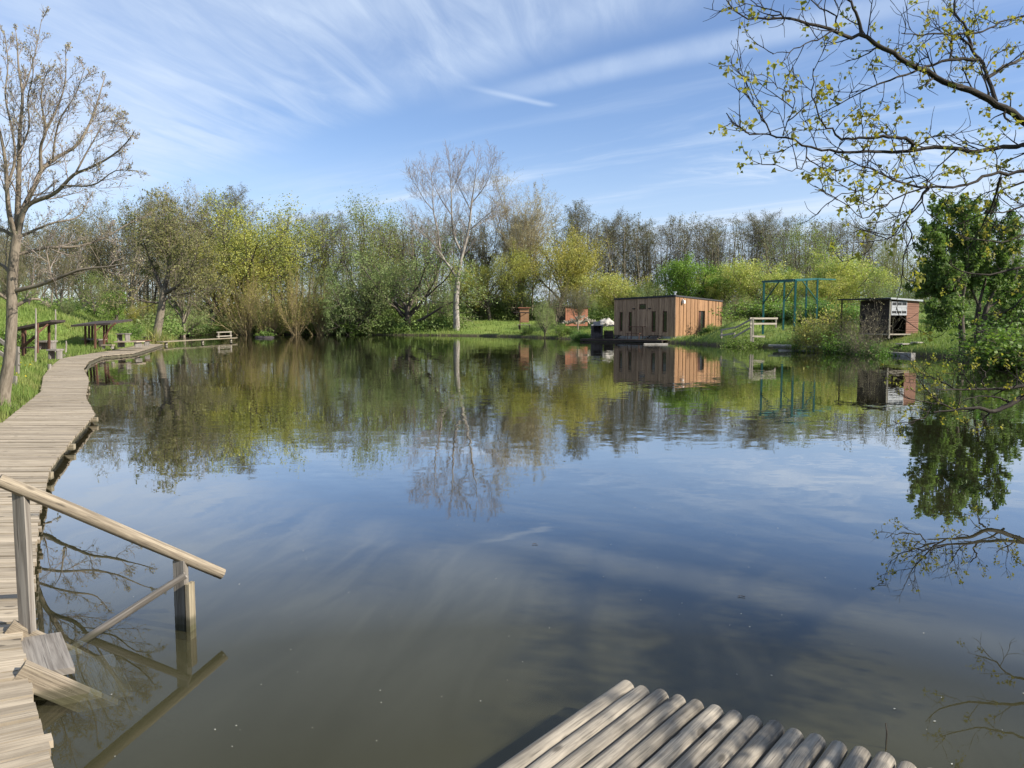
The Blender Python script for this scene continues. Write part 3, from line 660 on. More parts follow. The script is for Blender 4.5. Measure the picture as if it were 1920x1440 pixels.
AL = 'bare alders of the wood behind the pond'
FOREST = [
 # kind, px, D, y top, width, label
 ('brush0', 15, 96, 425, 1.0, 'grey twiggy tree on the wooded slope behind the bare tree by the boardwalk'),
 ('brush1', 75, 90, 412, 1.0, 'brown twiggy tree on the left slope right of the near bare trunk'),
 ('alder1', 118, 104, 398, 1.0, 'thin bare tree on the left skyline above the slanted picnic shelter'),
 ('brush0', 160, 92, 408, 1.1, 'low brownish twiggy tree above the dark roofed shelter'),
 ('brush1', 205, 98, 400, 1.0, 'olive twiggy tree left of the tall forked bare tree on the left skyline'),
 ('brush1', 252, 90, 352, 1.0, 'tall bare tree with forked grey limbs on the left skyline'),
 ('alder3', 290, 104, 362, 1.1, 'slender reddish bare tree right of the tall forked bare tree'),
 ('fan', 333, 112, 350, .8, 'olive budding tree with a narrow crown left of the tallest left skyline tree'),
 ('brush0', 392, 110, 340, 1.0, 'tallest grey bare crown on the left skyline behind the yellow oak'),
 ('alder0', 432, 118, 352, 1.2, 'bare grey tree peeping above the left edge of the yellow oak'),
 ('alder2', 470, 116, 358, 1.3, 'bare grey tree directly behind the top of the yellow oak'),
 ('oak0', 452, 103, 374, 1.05, 'broad yellow-green oak on the far left shore'),
 ('oak1', 398, 99, 425, .8, 'smaller yellow-green oak left of the broad yellow oak'),
 ('green1', 520, 112, 415, .9, 'grey-green tree filling the gap right of the yellow oak'),
 ('alder3', 548, 120, 402, 1.3, 'bare dark tree on the skyline right of the yellow oak'),
 ('alder0', 585, 118, 398, 1.3, 'bare tree with a leaning dark stem left of the pale green skyline tree'),
 ('alder2', 612, 116, 392, 1.2, 'dense bare tree beside the pale green skyline tree'),
 ('alder1', 642, 117, 392, 1.1, 'bare tree half hidden by the left side of the pale green skyline tree'),
 ('green0', 690, 108, 362, 1.05, 'tall pale green tree standing above the middle of the left wood'),
 ('green1', 735, 114, 408, .9, 'green tree right of the tall pale green skyline tree'),
 ('soft0', 765, 99, 432, 1.1, 'soft green willow with a dark forked trunk left of the white poplar'),
 ('soft1', 690, 100, 468, .8, 'soft green willow leaning over the undergrowth left of the forked willow'),
 ('alder1', 745, 121, 418, 1.2, 'bare tree with pinkish twigs left of the white poplar'),
 ('brush1', 800, 116, 400, .9, 'pinkish-grey twiggy tree behind the left limbs of the white poplar'),
 ('brush0', 905, 118, 385, .9, 'olive brown tree between the white poplar and the upright poplar'),
 ('alder2', 935, 120, 400, 1.2, 'dark bare tree just left of the upright budding poplar'),
 ('fan', 975, 112, 322, 1.0, 'upright budding poplar with a fan of pale twigs right of the white poplar'),
 ('oak1', 918, 108, 462, .9, 'golden yellow maple right of the white poplar trunk'),
 ('soft1', 968, 115, 470, .75, 'soft green drooping willow between the two yellow maples'),
 ('alder0', 1043, 122, 376, 1.2, 'dark conifer-like bare tree right of the upright poplar'),
 ('alder3', 1078, 124, 388, 1.2, 'dark bare tree above the large yellow maple'),
 ('oak1', 1050, 111, 416, .95, 'large yellow-green maple above the red shed'),
 ('alder1', 1112, 122, 392, 1.2, 'bare tree right of the large yellow maple'),
 ('alder2', 1135, 126, 405, 1.2, 'thin bare tree above the left end of the cabin'),
 ('alder0', 1163, 122, 405, 1.3, 'leaning bare tree above the left half of the cabin'),
 ('alder3', 1195, 124, 412, 1.2, 'bare tree above the four narrow cabin windows'),
 ('alder1', 1228, 122, 405, 1.3, 'bushy topped bare tree above the middle of the cabin'),
 ('alder2', 1258, 126, 420, 1.2, 'bare tree above the cabin roof corner'),
 ('alder0', 1290, 120, 408, 1.2, 'bare tree with a flat top behind the round green willow'),
 ('alder3', 1318, 124, 418, 1.2, 'bare tree right behind the round green willow top'),
 ('alder1', 1345, 122, 418, 1.2, 'bare tree between the round willow and the yellow willow'),
 ('alder2', 1370, 119, 400, 1.3, 'tall bare tree behind the left of the yellow willow'),
 ('alder0', 1400, 124, 414, 1.2, 'slim bare tree behind the middle of the yellow willow'),
 ('alder3', 1440, 118, 388, 1.25, 'tallest bare tree on the right skyline above the steel frame'),
 ('alder1', 1466, 121, 396, 1.2, 'bare tree just left of the bright green rounded tree'),
 ('green0', 1505, 104, 414, .95, 'bright green rounded tree above the steel frame'),
 ('alder2', 1492, 122, 402, 1.2, 'bare tree top peeping over the bright green rounded tree'),
 ('alder0', 1535, 124, 418, 1.2, 'bare tree right of the bright green rounded tree'),
 ('alder1', 1566, 120, 402, 1.2, 'dark bare tree above the yellow bushes left of the hut'),
 ('alder3', 1603, 122, 412, 1.3, 'dark bare tree with a mistletoe-like clump above the hut roof'),
 ('alder2', 1640, 124, 425, 1.2, 'grey bare tree above the right end of the hut'),
 ('thinleaf', 1700, 95, 432, 1.1, 'loose green tree left of the dark willow on the right bank'),
 ('green1', 1665, 100, 450, .7, 'pale green tree behind the hut on the skyline'),
 # middle storey
 ('dome', 1292, 92, 482, 1.15, 'round dark-stemmed green willow behind the cabin roof'),
 ('yellow0', 1165, 95, 512, 1.25, 'yellow willow bush behind the left end of the cabin'),
 ('soft0', 1216, 90, 526, .8, 'fresh green bush behind the middle of the cabin roof'),
 ('yellow1', 1352, 90, 496, .75, 'yellow willow right of the round green willow'),
 ('yellow0', 1422, 86, 486, 1.1, 'large yellow-green willow behind the left post of the steel frame'),
 ('dome', 1468, 90, 505, .8, 'green willow seen through the steel frame'),
 ('yellow1', 1585, 84, 462, 1.1, 'tall yellow-green willow left above the hut roof'),
 ('yellow0', 1548, 80, 508, 1.0, 'yellow-green willow bush right of the steel frame'),
 ('green0', 1640, 78, 500, 1.1, 'green bushy tree right behind the hut roof'),
 ('soft1', 1690, 70, 520, 1.0, 'green bush behind the right end of the hut roof'),
 ('green1', 1740, 66, 505, 1.2, 'dark green tree behind the pale lit corner of the hut'),
 ('yellow1', 1128, 106, 540, .8, 'small yellow-green bush between the red shed and the cabin'),
 ('soft0', 1105, 104, 545, .7, 'green bush behind the red shed'),
 ('soft1', 655, 98, 500, .8, 'grey-green willow clump in the middle of the left wood'),
 ('green1', 600, 98, 505, .8, 'grey-green tree above the left undergrowth'),
 ('soft0', 835, 99, 525, .6, 'yellow-green willow just left of the white poplar trunk'),
 ('oak1', 900, 116, 545, .8, 'yellow maple bush right of the white poplar foot'),
 ('green0', 985, 110, 535, .9, 'bright green bush behind the little roofed table'),
 ('soft1', 940, 117, 540, .8, 'leafy green bush at the back of the sunny lawn'),
 ('switch0', 468, 96, 478, .9, 'tall clump of tan upright switches below the yellow oak'),
 ('switch1', 555, 96, 500, .8, 'tan switch clump with yellow tips right of the tall tan clump'),
 ('switch0', 600, 97, 505, .7, 'thin tan switch clump beside the grey-green tree'),
 ('switch1', 510, 96, 525, .9, 'low tan switch clump between the two taller tan clumps'),
 # left slope
 ('green0', 180, 74, 505, 1.2, 'fresh green leafy tree behind the dark roofed shelter'),
 ('dome', 222, 70, 540, .7, 'dark green bush right of the dark roofed shelter'),
 ('oak1', 262, 76, 560, .8, 'golden bush left of the leaning waterside tree'),
 ('brush1', 120, 66, 470, 1.0, 'olive twiggy tree above the slanted picnic shelter'),
 ('green1', 60, 60, 520, 1.1, 'green tree behind the slanted picnic shelter'),
 ('brush0', 30, 52, 470, 1.0, 'olive twiggy tree on the slope behind the near bare trunk'),
 ('soft0', 130, 62, 555, .9, 'low green bush on the grassy slope between the two shelters'),
 ('green0', 10, 70, 500, 1.2, 'green tree on the slope at the left edge of the wood'),
 ('brush1', 345, 86, 450, 1.0, 'olive twiggy tree right behind the leaning waterside tree'),
 ('soft1', 340, 90, 560, 1.0, 'green shrubby willow behind the narrow landing stage'),
 # right bank, beyond the dark willow
 ('green0', 1830, 62, 430, 1.2, 'pale green tree behind the dark willow on the right bank'),
 ('soft0', 1900, 58, 455, 1.2, 'green tree at the right edge behind the near branches'),
 ('green1', 1780, 58, 520, 1.2, 'mid green bush behind the trunks of the dark willow'),
 ('soft1', 1880, 48, 535, 1.2, 'bushy green tree right of the dark willow trunks'),
 ('dome', 1945, 44, 500, 1.2, 'dense green tree at the right edge of the lawn'),
]
for row in FOREST:
    kind, px, D, yt, wd, lab = row
    tree_px(kind, px, D, yt, lab, wd)

# the rest of the wood: one mass of bare stems and twigs behind the trees above
g_all = MB(); lf_all = []
rngw = random.Random(77)
low = [dict(n=8, k=4, wob=.04, trop=.02, tip=.15, kids=24, t0=.12, ang=1.1, angt=.4, abs=3.6, len=.2, shape='cone', rr=.35),
       dict(n=3, k=3, wob=.15, trop=.08, tip=.3, kids=7, t0=.2, ang=.7, len=.5, rr=.55, leaf=5, lsp=.3),
       dict(n=2, k=3, wob=.2, trop=.04, tip=.4, kids=0, leaf=2, lsp=.25, rmin=.012)]
for i in range(460):
    D = rngw.uniform(112, 165); px = rngw.uniform(-60, 2000) if i < 340 else rngw.choice([rngw.uniform(-800, -60), rngw.uniform(2000, 2900)])
    x = (px - CX) / F * D
    yt = rngw.uniform(402, 442)
    H = at(px, yt, D)[2] - gz(x, D)
    gw = Grow(low, 1000 + i); gw.go((x, D, gz(x, D) - .1), fnorm(rngw.gauss(0, .05), rngw.gauss(0, .05), 1), H, .17, 0)
    for (n, k, lv), lst in gw.br.items(): g_all.tubes([q[0] for q in lst], [q[1] for q in lst], k)
    lf_all += gw.lf
tag(g_all.build('treeline', M['twig_grey']), kind='stuff')
b = MB(); leaves_into(b, lf_all, .17, np.random.default_rng(3)); tag(b.build('treeline_leaves', M['l_haze']), kind='stuff')

# undergrowth under the wood, a continuous leafy mass
rng = np.random.default_rng(9)
N = 90000
pts = []
# clumps along the shore and within the wood
cl = []
for i in range(620):
    px = rng.uniform(300, 1060); D = 97 + rng.uniform(0, 1) ** 1.3 * 26
    if 855 < px < 1010 and D < 115: continue
    if 1005 < px and D < 112: continue
    x = (px - CX) / F * D
    if shore_dist([(x, D)])[0] < .6: continue
    cl.append((x, D, rng.uniform(.8, 2.1) * (1.0 if D < 104 else 1.5)))
for i in range(150):
    px = rng.uniform(1100, 2000); D = rng.uniform(96, 125)
    cl.append(((px - CX) / F * D, D, rng.uniform(1.2, 3.2)))
for i in range(170):
    px = rng.uniform(-60, 2000); D = rng.uniform(128, 150)
    cl.append(((px - CX) / F * D, D, rng.uniform(2.5, 5)))
for i in range(90):
    px = rng.uniform(-30, 320); D = rng.uniform(70, 105)
    x = (px - CX) / F * D
    cl.append((x, D, rng.uniform(1.0, 2.4)))
for (x, y, r) in cl:
    n = int(230 * r)
    u = rng.normal(size=(n, 3)); u /= np.linalg.norm(u, axis=1, keepdims=True)
    rad = r * rng.uniform(.35, 1.05, n) ** .6 * (1 + .25 * np.sin(u[:, 0] * 5 + x) * np.cos(u[:, 1] * 4 + y))
    q = u * rad[:, None] * V(1.1, 1.0, .85); q[:, 2] = np.abs(q[:, 2]) * 1.1
    q += V(x, y, gz(x, y)); pts.append(q)
pts = np.concatenate(pts)
b = MB(); leaves_into(b, pts, .2, rng, 1.3, 0, .3)
tag(b.build('undergrowth', M['l_under']), kind='stuff')
# ------------------------------------------------------------------ boardwalk
DZ = 0.133                                             # deck top
Rpx = [(95, 1440), (66, 1331), (48, 1259), (37, 1205), (60, 1101), (66, 1021), (74, 949), (84, 912), (91, 880), (127, 832), (177, 776), (160, 745), (166, 712), (156, 691),
       (166, 677), (190, 667), (250, 662), (277, 654), (306, 645)]
R_ = [onz(a, c, DZ)[:2] for a, c in Rpx]
R_ = [V(2.6, .15), V(1.2, .35), V(.1, .95), V(-.85, 1.75)] + R_
Lf = [onz(a, c, DZ)[:2] for a, c in [(0, 797), (77, 735), (82, 705), (96, 687), (115, 672), (150, 666), (200, 658.5), (245, 651), (265, 645.5), (290, 641)]]
Lf = [V(2.6, -1.0), V(.6, -1.0), V(-.9, -.2), V(-2.3, 1.25), V(-3.1, 2.4), V(-3.9, 3.7), V(-4.9, 5.6), V(-6.1, 7.8)] + Lf
def resample(pl, n):
    pl = np.array(pl); s = np.r_[0, np.cumsum(np.linalg.norm(np.diff(pl, axis=0), axis=1))]
    t_ = np.linspace(0, s[-1], n); return np.c_[np.interp(t_, s, pl[:, 0]), np.interp(t_, s, pl[:, 1])]
def match(Rp, Lp, n):
    """pair points on the two edges by equal fractions of matched key stretches"""
    return resample(Rp, n), resample(Lp, n)
def rows_between(Rp, Lp, n):
    A, B_ = resample(Rp, n + 1), resample(Lp, n + 1)
    return [(A[i], A[i + 1], B_[i], B_[i + 1]) for i in range(n)]
rng = np.random.default_rng(4)
bw = empty('boardwalk', (-3.5, 5.0, 0), 'long weathered plank boardwalk winding along the left bank', 'boardwalk')
deck = MB(); under = MB(); fas = MB()
rows = []
iR = 8                                                  # (60,1101): from here on the boards lie straight across
Lnear = [p for p in Lf[:6]]; Lnear[-1] = V(-4.3, R_[iR][1] - .15)
ln = sum(np.linalg.norm(np.array(R_[i + 1]) - R_[i]) for i in range(iR))
rows += rows_between(R_[:iR + 1], Lnear, int(ln / .076))
Rr = np.array(R_[iR:]); Ll_ = np.array([Lnear[-1] + V(0, .15)] + Lf[6:])
yv = np.arange(Rr[0, 1], min(Rr[-1, 1], Ll_[-1, 1]), .08); off = .02
rx = np.interp(yv, Rr[:, 1], Rr[:, 0]); lx = np.interp(yv, Ll_[:, 1], Ll_[:, 0])
sk = .10 * np.exp(-(yv - yv[0]) / 4.0)
rows += [(V(rx[i], yv[i]), V(rx[i + 1], yv[i + 1]), V(lx[i], yv[i] - sk[i]), V(lx[i + 1], yv[i + 1] - sk[i + 1])) for i in range(len(yv) - 1)]
Lf = Lnear[:-1] + [p for p in Ll_]
for r0, r1, l0, l1 in rows:
    j = rng.normal(0, .006, 2); z = DZ + rng.normal(0, .0025); tl = rng.normal(0, .0025)
    ax = nrm(r0 - l0); g = .03 + rng.uniform(0, .045)
    q = []
    for p0, p1, s_ in ((r0, r1, 1), (l0, l1, -1)):
        e = ax * s_ * abs(rng.normal(0, .013))
        q.append((p0 + (p1 - p0) * g + e, p0 + (p1 - p0) * (1 - g) + e))
    (ra, rb), (la, lb) = q
    v = [(*la, z - .03 - tl), (*ra, z - .03 + tl), (*lb, z - .03 - tl), (*rb, z - .03 + tl), (*la, z - tl), (*ra, z + tl), (*lb, z - tl), (*rb, z + tl)]
    f = [(0, 2, 3, 1), (4, 5, 7, 6), (0, 1, 5, 4), (2, 6, 7, 3), (0, 4, 6, 2), (1, 3, 7, 5)]
    L = np.linalg.norm(ra - la); u0 = rng.uniform(0, 20); wv = rng.uniform(0, 3)
    uvq = [(u0, wv), (u0 + L, wv), (u0, wv + .075), (u0 + L, wv + .075)] * 2
    uvq = uvq[:4] + [(a_, b_ + .001) for a_, b_ in uvq[:4]]
    sd = [uvq[i] for ff in f for i in ff]
    deck.add(v, f, sd)
deck.build('deck', M['deck'], bw)
# edge bearers, piles, ends of cross bearers
def edge_beam(mb, pl, z0, z1, w, inset):
    for p0, p1 in zip(pl[:-1], pl[1:]):
        d = nrm(np.r_[p1 - p0, 0]); nn = V(-d[1], d[0], 0) * inset
        mb.beam(np.r_[p0, (z0 + z1) / 2] + nn, np.r_[p1, (z0 + z1) / 2] + nn, w, z1 - z0)
edge_beam(under, R_, .0, .098, .05, .09); edge_beam(under, Lf, .0, .098, .05, -.09)
under.build('bearer', M['beam'], bw)
lo = MB(); far = R_[-6:]
edge_beam(lo, far, -.02, .03, .06, -.06); lo.build('waterline_beam', M['beam'], bw)
for px, py in ((176, 787), (131, 838), (87, 892), (158, 695), (163, 728)):
    p = onz(px, py, .07); e = nrm(V(1, .12, 0)); mb = MB()
    mb.beam(p - e * .5, p + e * .06, .07, .075); mb.build('cross_bearer', M['beam'], bw)
for i in (5, 9, 12, 14, 16, 18, 20, 21):
    p = R_[i]; mb = MB(); d = nrm(V(-1, -.3, 0)) * .12
    mb.tube([(p[0] + d[0], p[1] + d[1], -.7), (p[0] + d[0], p[1] + d[1], .09)], .05, 8); mb.build('pile', M['grey_wood'], bw, smooth=True)

# ------------------------------------------------------------------ bathing steps and handrail
e = nrm(V(.88, .42, 0)); nside = V(e[1], -e[0], 0)
A0 = onz(33, 1183, DZ + .0); B0 = onz(54, 1266, DZ - .01)
wdir = B0 - A0
sl = nrm(e + V(0, 0, -.74))
st = empty('water_steps', (*A0[:2], 0), 'short wooden bathing steps running from the boardwalk down into the water', 'steps')
for k, (P0, th, hh) in enumerate(((A0, .05, .08), (B0, .06, .1))):
    mb = MB(); p0 = P0 - sl * .05 + V(0, 0, -.005); mb.beam(p0, p0 + sl * (1.1 if k == 0 else .95), th, hh, (0, 0, 1)); mb.build('stringer', M['rail'], st)
wm = nrm(V(wdir[0], wdir[1], 0)); wl = np.linalg.norm(wdir[:2])
for k in range(4):
    c = A0 + wdir * .5 + e * (.085 + .24 * k) + V(0, 0, -.035 - .165 * k)
    mb = MB(); mb.obox(c, wm * (wl / 2 - .045), e * .105, V(0, 0, .016)); mb.build('tread', M['grey_wood'], st)
hr = empty('handrail', (*at(45, 1175, 4.07)[:2], 0), 'round log handrail sloping from the boardwalk down beside the bathing steps', 'handrail')
p1 = onz(45, 1180, DZ); t1 = at(46, 930, p1[1]); q0 = onz(343, 1168, 0.0); q1 = at(338, 1062, q0[1])
d1 = nrm(nrm(V(q0[0] - p1[0], q0[1] - p1[1], 0)))
rt0 = at(48, 921, p1[1]); rt1 = at(338, 1043, q0[1]); rd = rt1 - rt0
ends = [rt0 - rd * .155, rt0 + rd * .3, rt0 + rd * .7, rt1 + rd * .315]
mb = MB(); mb.tube([ends[0], ends[1] + V(0, 0, .004), ends[2] + V(.003, 0, 0), ends[3]], [.033, .036, .035, .032], 20); mb.build('rail', M['rail'], hr, smooth=True)
mb = MB(); mb.obox((p1 + t1) / 2 + V(0, 0, .02), V(0, 0, np.linalg.norm(t1 - p1) / 2 + .03), nrm(V(1, -.15, 0)) * .034, nrm(V(.15, 1, 0)) * .02); mb.build('post', M['grey_wood'], hr)
mb = MB(); mb.obox((q0 + q1) / 2 + V(0, 0, -.2), V(0, 0, np.linalg.norm(q1 - q0) / 2 + .24), nrm(V(1, -.15, 0)) * .033, nrm(V(.15, 1, 0)) * .024); mb.build('post', M['grey_wood'], hr)
s0, s1 = at(357, 1165, q0[1] - .02), at(357, 1093, q0[1] - .02)
mb = MB(); mb.obox((s0 + s1) / 2 + V(0, 0, -.05), V(0, 0, np.linalg.norm(s1 - s0) / 2 + .05), nrm(V(1, -.15, 0)) * .012, nrm(V(.15, 1, 0)) * .03); mb.build('side_board', M['beam'], hr)
mb = MB(); c0 = onz(163, 1197, -.0); c1 = at(348, 1078, q0[1] - .06); cd = c1 - c0
mb.tube([c0 - cd * .5, c0, c0 + cd * .5, c1], [.021, .022, .022, .02], 10); mb.build('brace', M['grey_wood'], hr, smooth=True)

# ------------------------------------------------------------------ log jetty, lower right
jt = empty('log_jetty', (.5, 2.2, 0), 'bathing jetty made of grey round logs lying side by side', 'jetty')
tip0, tip1 = onz(1176, 1274, .15), onz(1752, 1437, .15)
ld = nrm(onz(930, 1449, .15) - tip0); rng = np.random.default_rng(12)
NL = 17
for i in range(NL):
    f = i / 15.0; tp_ = tip0 + (tip1 - tip0) * f - ld * rng.normal(0, .012)
    sd = V(-ld[1], ld[0], 0)
    r = .0385 + rng.uniform(-.0035, .0022); n = 14
    s_ = np.linspace(0, 2.15 + rng.uniform(0, .05), n); w_ = np.cumsum(rng.normal(0, .0013, n))
    cc = V(*tp_[:2], .15 - r) + ld * s_[:, None] + sd * w_[:, None]
    rad = r * (1 + rng.normal(0, .012, n)); rad[0] *= .93
    P0 = np.vstack([cc[:1] - ld * .004, cc]); Rr = np.r_[rad[0] * .86, rad]
    mb = MB(); mb.tubes(P0[None], Rr[None], 22, True); mb.build('log', M['log'], jt, smooth=True)
for s_ in (.25, 1.6):
    mb = MB(); a = tip0 + ld * s_; c = a + (tip1 - tip0) * 1.12; a[2] = c[2] = .03
    mb.beam(a, c, .08, .085); mb.build('cross_beam', M['grey_wood'], jt)
for s_, f in ((.3, .25), (.3, .95), (1.6, .25), (1.6, .95)):
    p = tip0 + (tip1 - tip0) * f + ld * s_; mb = MB(); mb.tube([(p[0], p[1], -.75), (p[0], p[1], 0.0)], .045, 10); mb.build('pile', M['grey_wood'], jt, smooth=True)

# ------------------------------------------------------------------ cabin on the far right shore
C0 = V(13.43, 63.5, 0); C1 = V(19.0, 70.0, 0); C2 = V(8.96, 67.3, 0); C3 = C1 + C2 - C0
zb, zpl = .48, .2
zt = {0: at(1266, 556, 63.5)[2], 1: at(1352, 566, 70)[2], 2: at(1152, 562, 67.3)[2]}; zt[3] = zt[1] + zt[2] - zt[0]
cb = empty('wooden_cabin', (*C0[:2], 0), 'flat roofed timber cabin with tall narrow windows standing at the water', 'cabin')
def wall(name, Pa, Pb, za, zb_, n, mat, holes, batten=0.0, seed=0):
    rg = np.random.default_rng(seed); d = nrm(Pb - Pa); L = np.linalg.norm(Pb - Pa); out = V(d[1], -d[0], 0)
    mb = MB(); cuts = sorted(set([round(i / n, 4) for i in range(n + 1)] + [h[0] for h in holes] + [h[1] for h in holes]))
    for s0, s1 in zip(cuts[:-1], cuts[1:]):
        if s1 - s0 < .004: continue
        m_ = (s0 + s1) / 2; top = za + (zb_ - za) * m_ - .02
        spans = [(zb, top)]
        for h in holes:
            if h[0] - 1e-6 <= m_ <= h[1] + 1e-6: spans = [(zb, zb + h[2]), (zb + h[3], top)]
        o_ = rg.uniform(0, .012)
        for z0, z1 in spans:
            if z1 - z0 < .03: continue
            c = Pa + d * L * m_ + out * (o_ - .06); c = V(c[0], c[1], (z0 + z1) / 2)
            mb.obox(c, V(0, 0, (z1 - z0) / 2), d * (L * (s1 - s0) / 2 - .004), out * .06)
    w = mb.build(name, mat, cb)
    if batten:
        k = int(L / batten)
        for i in range(k + 1):
            m_ = min(1, max(0, i / k + rg.normal(0, .004))); top = za + (zb_ - za) * m_ - .03
            if any(h[0] - .006 < m_ < h[1] + .006 for h in holes):
                continue
            c = Pa + d * L * m_ + out * .032; bb = MB(); bb.obox(V(c[0], c[1], (zb + top) / 2), V(0, 0, (top - zb) / 2), d * .035, out * .02); bb.build('batten', mat, w)
    return d, L, out
lh = [(.085, .135, .38, 2.05), (.24, .295, .38, 2.05), (.41, .525, 2.25, 2.72), (.625, .69, .36, 2.1), (.8, .87, .34, 2.1)]
dh = [(.475, .62, .2, 2.15)]
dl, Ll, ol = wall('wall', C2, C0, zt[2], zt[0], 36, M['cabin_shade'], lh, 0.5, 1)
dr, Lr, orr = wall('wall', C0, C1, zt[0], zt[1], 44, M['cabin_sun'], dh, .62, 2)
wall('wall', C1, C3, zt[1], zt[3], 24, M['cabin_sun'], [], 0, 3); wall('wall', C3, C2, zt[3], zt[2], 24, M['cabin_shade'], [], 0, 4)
for h in lh:
    m_ = (h[0] + h[1]) / 2; w2 = Ll * (h[1] - h[0]) / 2; zc = zb + (h[2] + h[3]) / 2; h2 = (h[3] - h[2]) / 2
    base = C2 + dl * Ll * m_ - ol * .1; base = V(base[0], base[1], zc)
    fr = MB()
    for sgn in (-1, 1):
        fr.obox(base + dl * sgn * (w2 - .03), V(0, 0, h2), dl * .03, ol * .04); fr.obox(base + V(0, 0, sgn * (h2 - .03)), dl * (w2 - .06), V(0, 0, .03), ol * .04)
    w = fr.build('window', M['door'], cb)
    mb = MB(); mb.obox(base, dl * (w2 - .06), V(0, 0, h2 - .06), ol * .012); mb.build('pane', M['glass'], w)
h = dh[0]; w2 = Lr * (h[1] - h[0]) / 2; zc = zb + (h[2] + h[3]) / 2; h2 = (h[3] - h[2]) / 2
base = C0 + dr * Lr * (h[0] + h[1]) / 2 - orr * .14; base = V(base[0], base[1], zc)
mb = MB(); mb.obox(base - dr * w2 * .45, V(0, 0, h2), dr * w2 * .55, orr * .03); dd_ = mb.build('door', M['door'], cb)
mb = MB(); mb.obox(base + dr * w2 * .55, V(0, 0, h2), dr * w2 * .45, orr * .015); mb.build('pane', M['glass'], dd_)
mb = MB(); hp = base + orr * .06 + V(0, 0, -.1); mb.beam(hp, hp + V(0, 0, .3), .03, .03); mb.build('handle', M['metal'], dd_)
# roof slab with dark edge
mb = MB(); ov = .12
cs = []
for P0, z in ((C2, zt[2]), (C0, zt[0]), (C1, zt[1]), (C3, zt[3])):
    mid = (C0 + C3) / 2; q = P0 + nrm(P0 - mid) * ov; cs.append(V(q[0], q[1], z))
mb.add([c + V(0, 0, .002) for c in cs] + [c + V(0, 0, .13) for c in cs], [(3, 2, 1, 0), (4, 5, 6, 7), (0, 1, 5, 4), (1, 2, 6, 5), (2, 3, 7, 6), (3, 0, 4, 7)], np.zeros((24, 2)))
rf = mb.build('roof', M['felt'], cb)
v0 = C0 + (C3 - C0) * .05; mb = MB(); mb.tube([(v0[0], v0[1], zt[0]), (v0[0], v0[1], zt[0] + .33)], .09, 12); mb.tube([(v0[0], v0[1], zt[0] + .33), (v0[0], v0[1], zt[0] + .42)], .15, 12); mb.build('vent_pipe', M['metal'], rf)
mb = MB(); a = C0 + dr * Lr * .13 + orr * .03; mb.obox(V(a[0], a[1], zt[0] - .42) + orr * .12, dr * .13, orr * .1, V(0, 0, .13)); mb.obox(V(a[0], a[1], zt[0] - .25) + orr * .04, dr * .03, orr * .06, V(0, 0, .06)); mb.build('lamp', M['white'], cb)
mb = MB()
for Pa, Pb, o_ in ((C2, C0, ol), (C0, C1, orr)):
    c = (Pa + Pb) / 2 - o_ * .1; d = (Pb - Pa) / 2; mb.obox(V(c[0], c[1], (zpl + zb) / 2 - .1), d * .995, o_ * .09, V(0, 0, (zb - zpl) / 2 + .09))
mb.build('plinth', M['concrete'], cb)
for s_, z in ((.33, 2.33), (.59, 2.33)):
    a = C2 + dl * Ll * s_ + ol * .03; mb = MB(); mb.obox(V(a[0], a[1], zb + z), dl * .12, ol * .06, V(0, 0, .04)); mb.build('bracket', M['dark_wood'], cb)
# terrace at the water
tr = empty('cabin_terrace', (*(C2 + ol * 1.2)[:2], 0), 'low dark plank terrace at the water in front of the cabin', 'terrace')
Ta = C2 - dl * 1.6 + ol * .2; Tb = C0 + dl * .2 + ol * .2
mb = MB(); n = 14
for i in range(n):
    o0 = .2 + i * .155
    mb.beam(V(*(C2 - dl * 2.0 + ol * (o0 + .08))[:2], .2), V(*(C0 + dl * .1 + ol * (o0 + .08))[:2], .2), .145, .04)
mb.build('deck', M['dark_wood'], tr)
mb = MB(); mb.beam(V(*(C2 - dl * 2.0 + ol * 2.32)[:2], .1), V(*(C0 + dl * .1 + ol * 2.32)[:2], .1), .05, .15); mb.build('fascia', M['dark_wood'], tr)
mb = MB()
for f in (0, .33, .66, 1): 
    p = C2 - dl * 1.8 + dl * (Ll + 1.8) * f + ol * 2.1; mb = MB(); mb.tube([(p[0], p[1], -.8), (p[0], p[1], .18)], .07, 8); mb.build('pile', M['dark_wood'], tr)
def stack(name, label, c0, d, o_, L, steps, mat, cat):
    r = empty(name, c0, label, cat)
    for k in range(steps):
        mb = MB(); c = V(*c0) + o_ * (.3 * (steps - 1 - k)) + V(0, 0, .06 + .115 * k + .035)
        mb.obox(c, d * L / 2, o_ * .16, V(0, 0, .025)); mb.build('tread', mat, r)
    for sgn in (-1, 1):
        mb = MB(); c = V(*c0) + d * sgn * (L / 2 - .1); mb.beam(c + o_ * (.3 * steps - .2) + V(0, 0, .05), c + V(0, 0, .06 + .115 * (steps - 1)), .05, .08); mb.build('stringer', mat, r)
    return r
p = C2 + dl * Ll * .72 + ol * .35; stack('terrace_steps', 'dark wooden steps in front of the right hand cabin windows', (p[0], p[1], .2), dl, ol, 1.2, 3, M['dark_wood'], 'steps')
p = C2 - dl * .2 + ol * .5; stack('terrace_steps', 'dark stepped timber bench beside the left corner of the cabin', (p[0], p[1], .2), dl, ol, 2.2, 3, M['dark_wood'], 'bench')
bt = C2 + dl * Ll * .46 + ol * .75; r = empty('wall_table', (bt[0], bt[1], .2), 'slim table with a bench against the cabin wall below the small high window', 'table')
mb = MB(); mb.obox(V(bt[0], bt[1], 1.28), dl * .75, ol * .25, V(0, 0, .025)); mb.build('table_top', M['red_wood'], r)
mb = MB(); mb.obox(V(*(bt + ol * .55)[:2], .72), dl * .65, ol * .14, V(0, 0, .02)); mb.build('bench_seat', M['red_wood'], r)
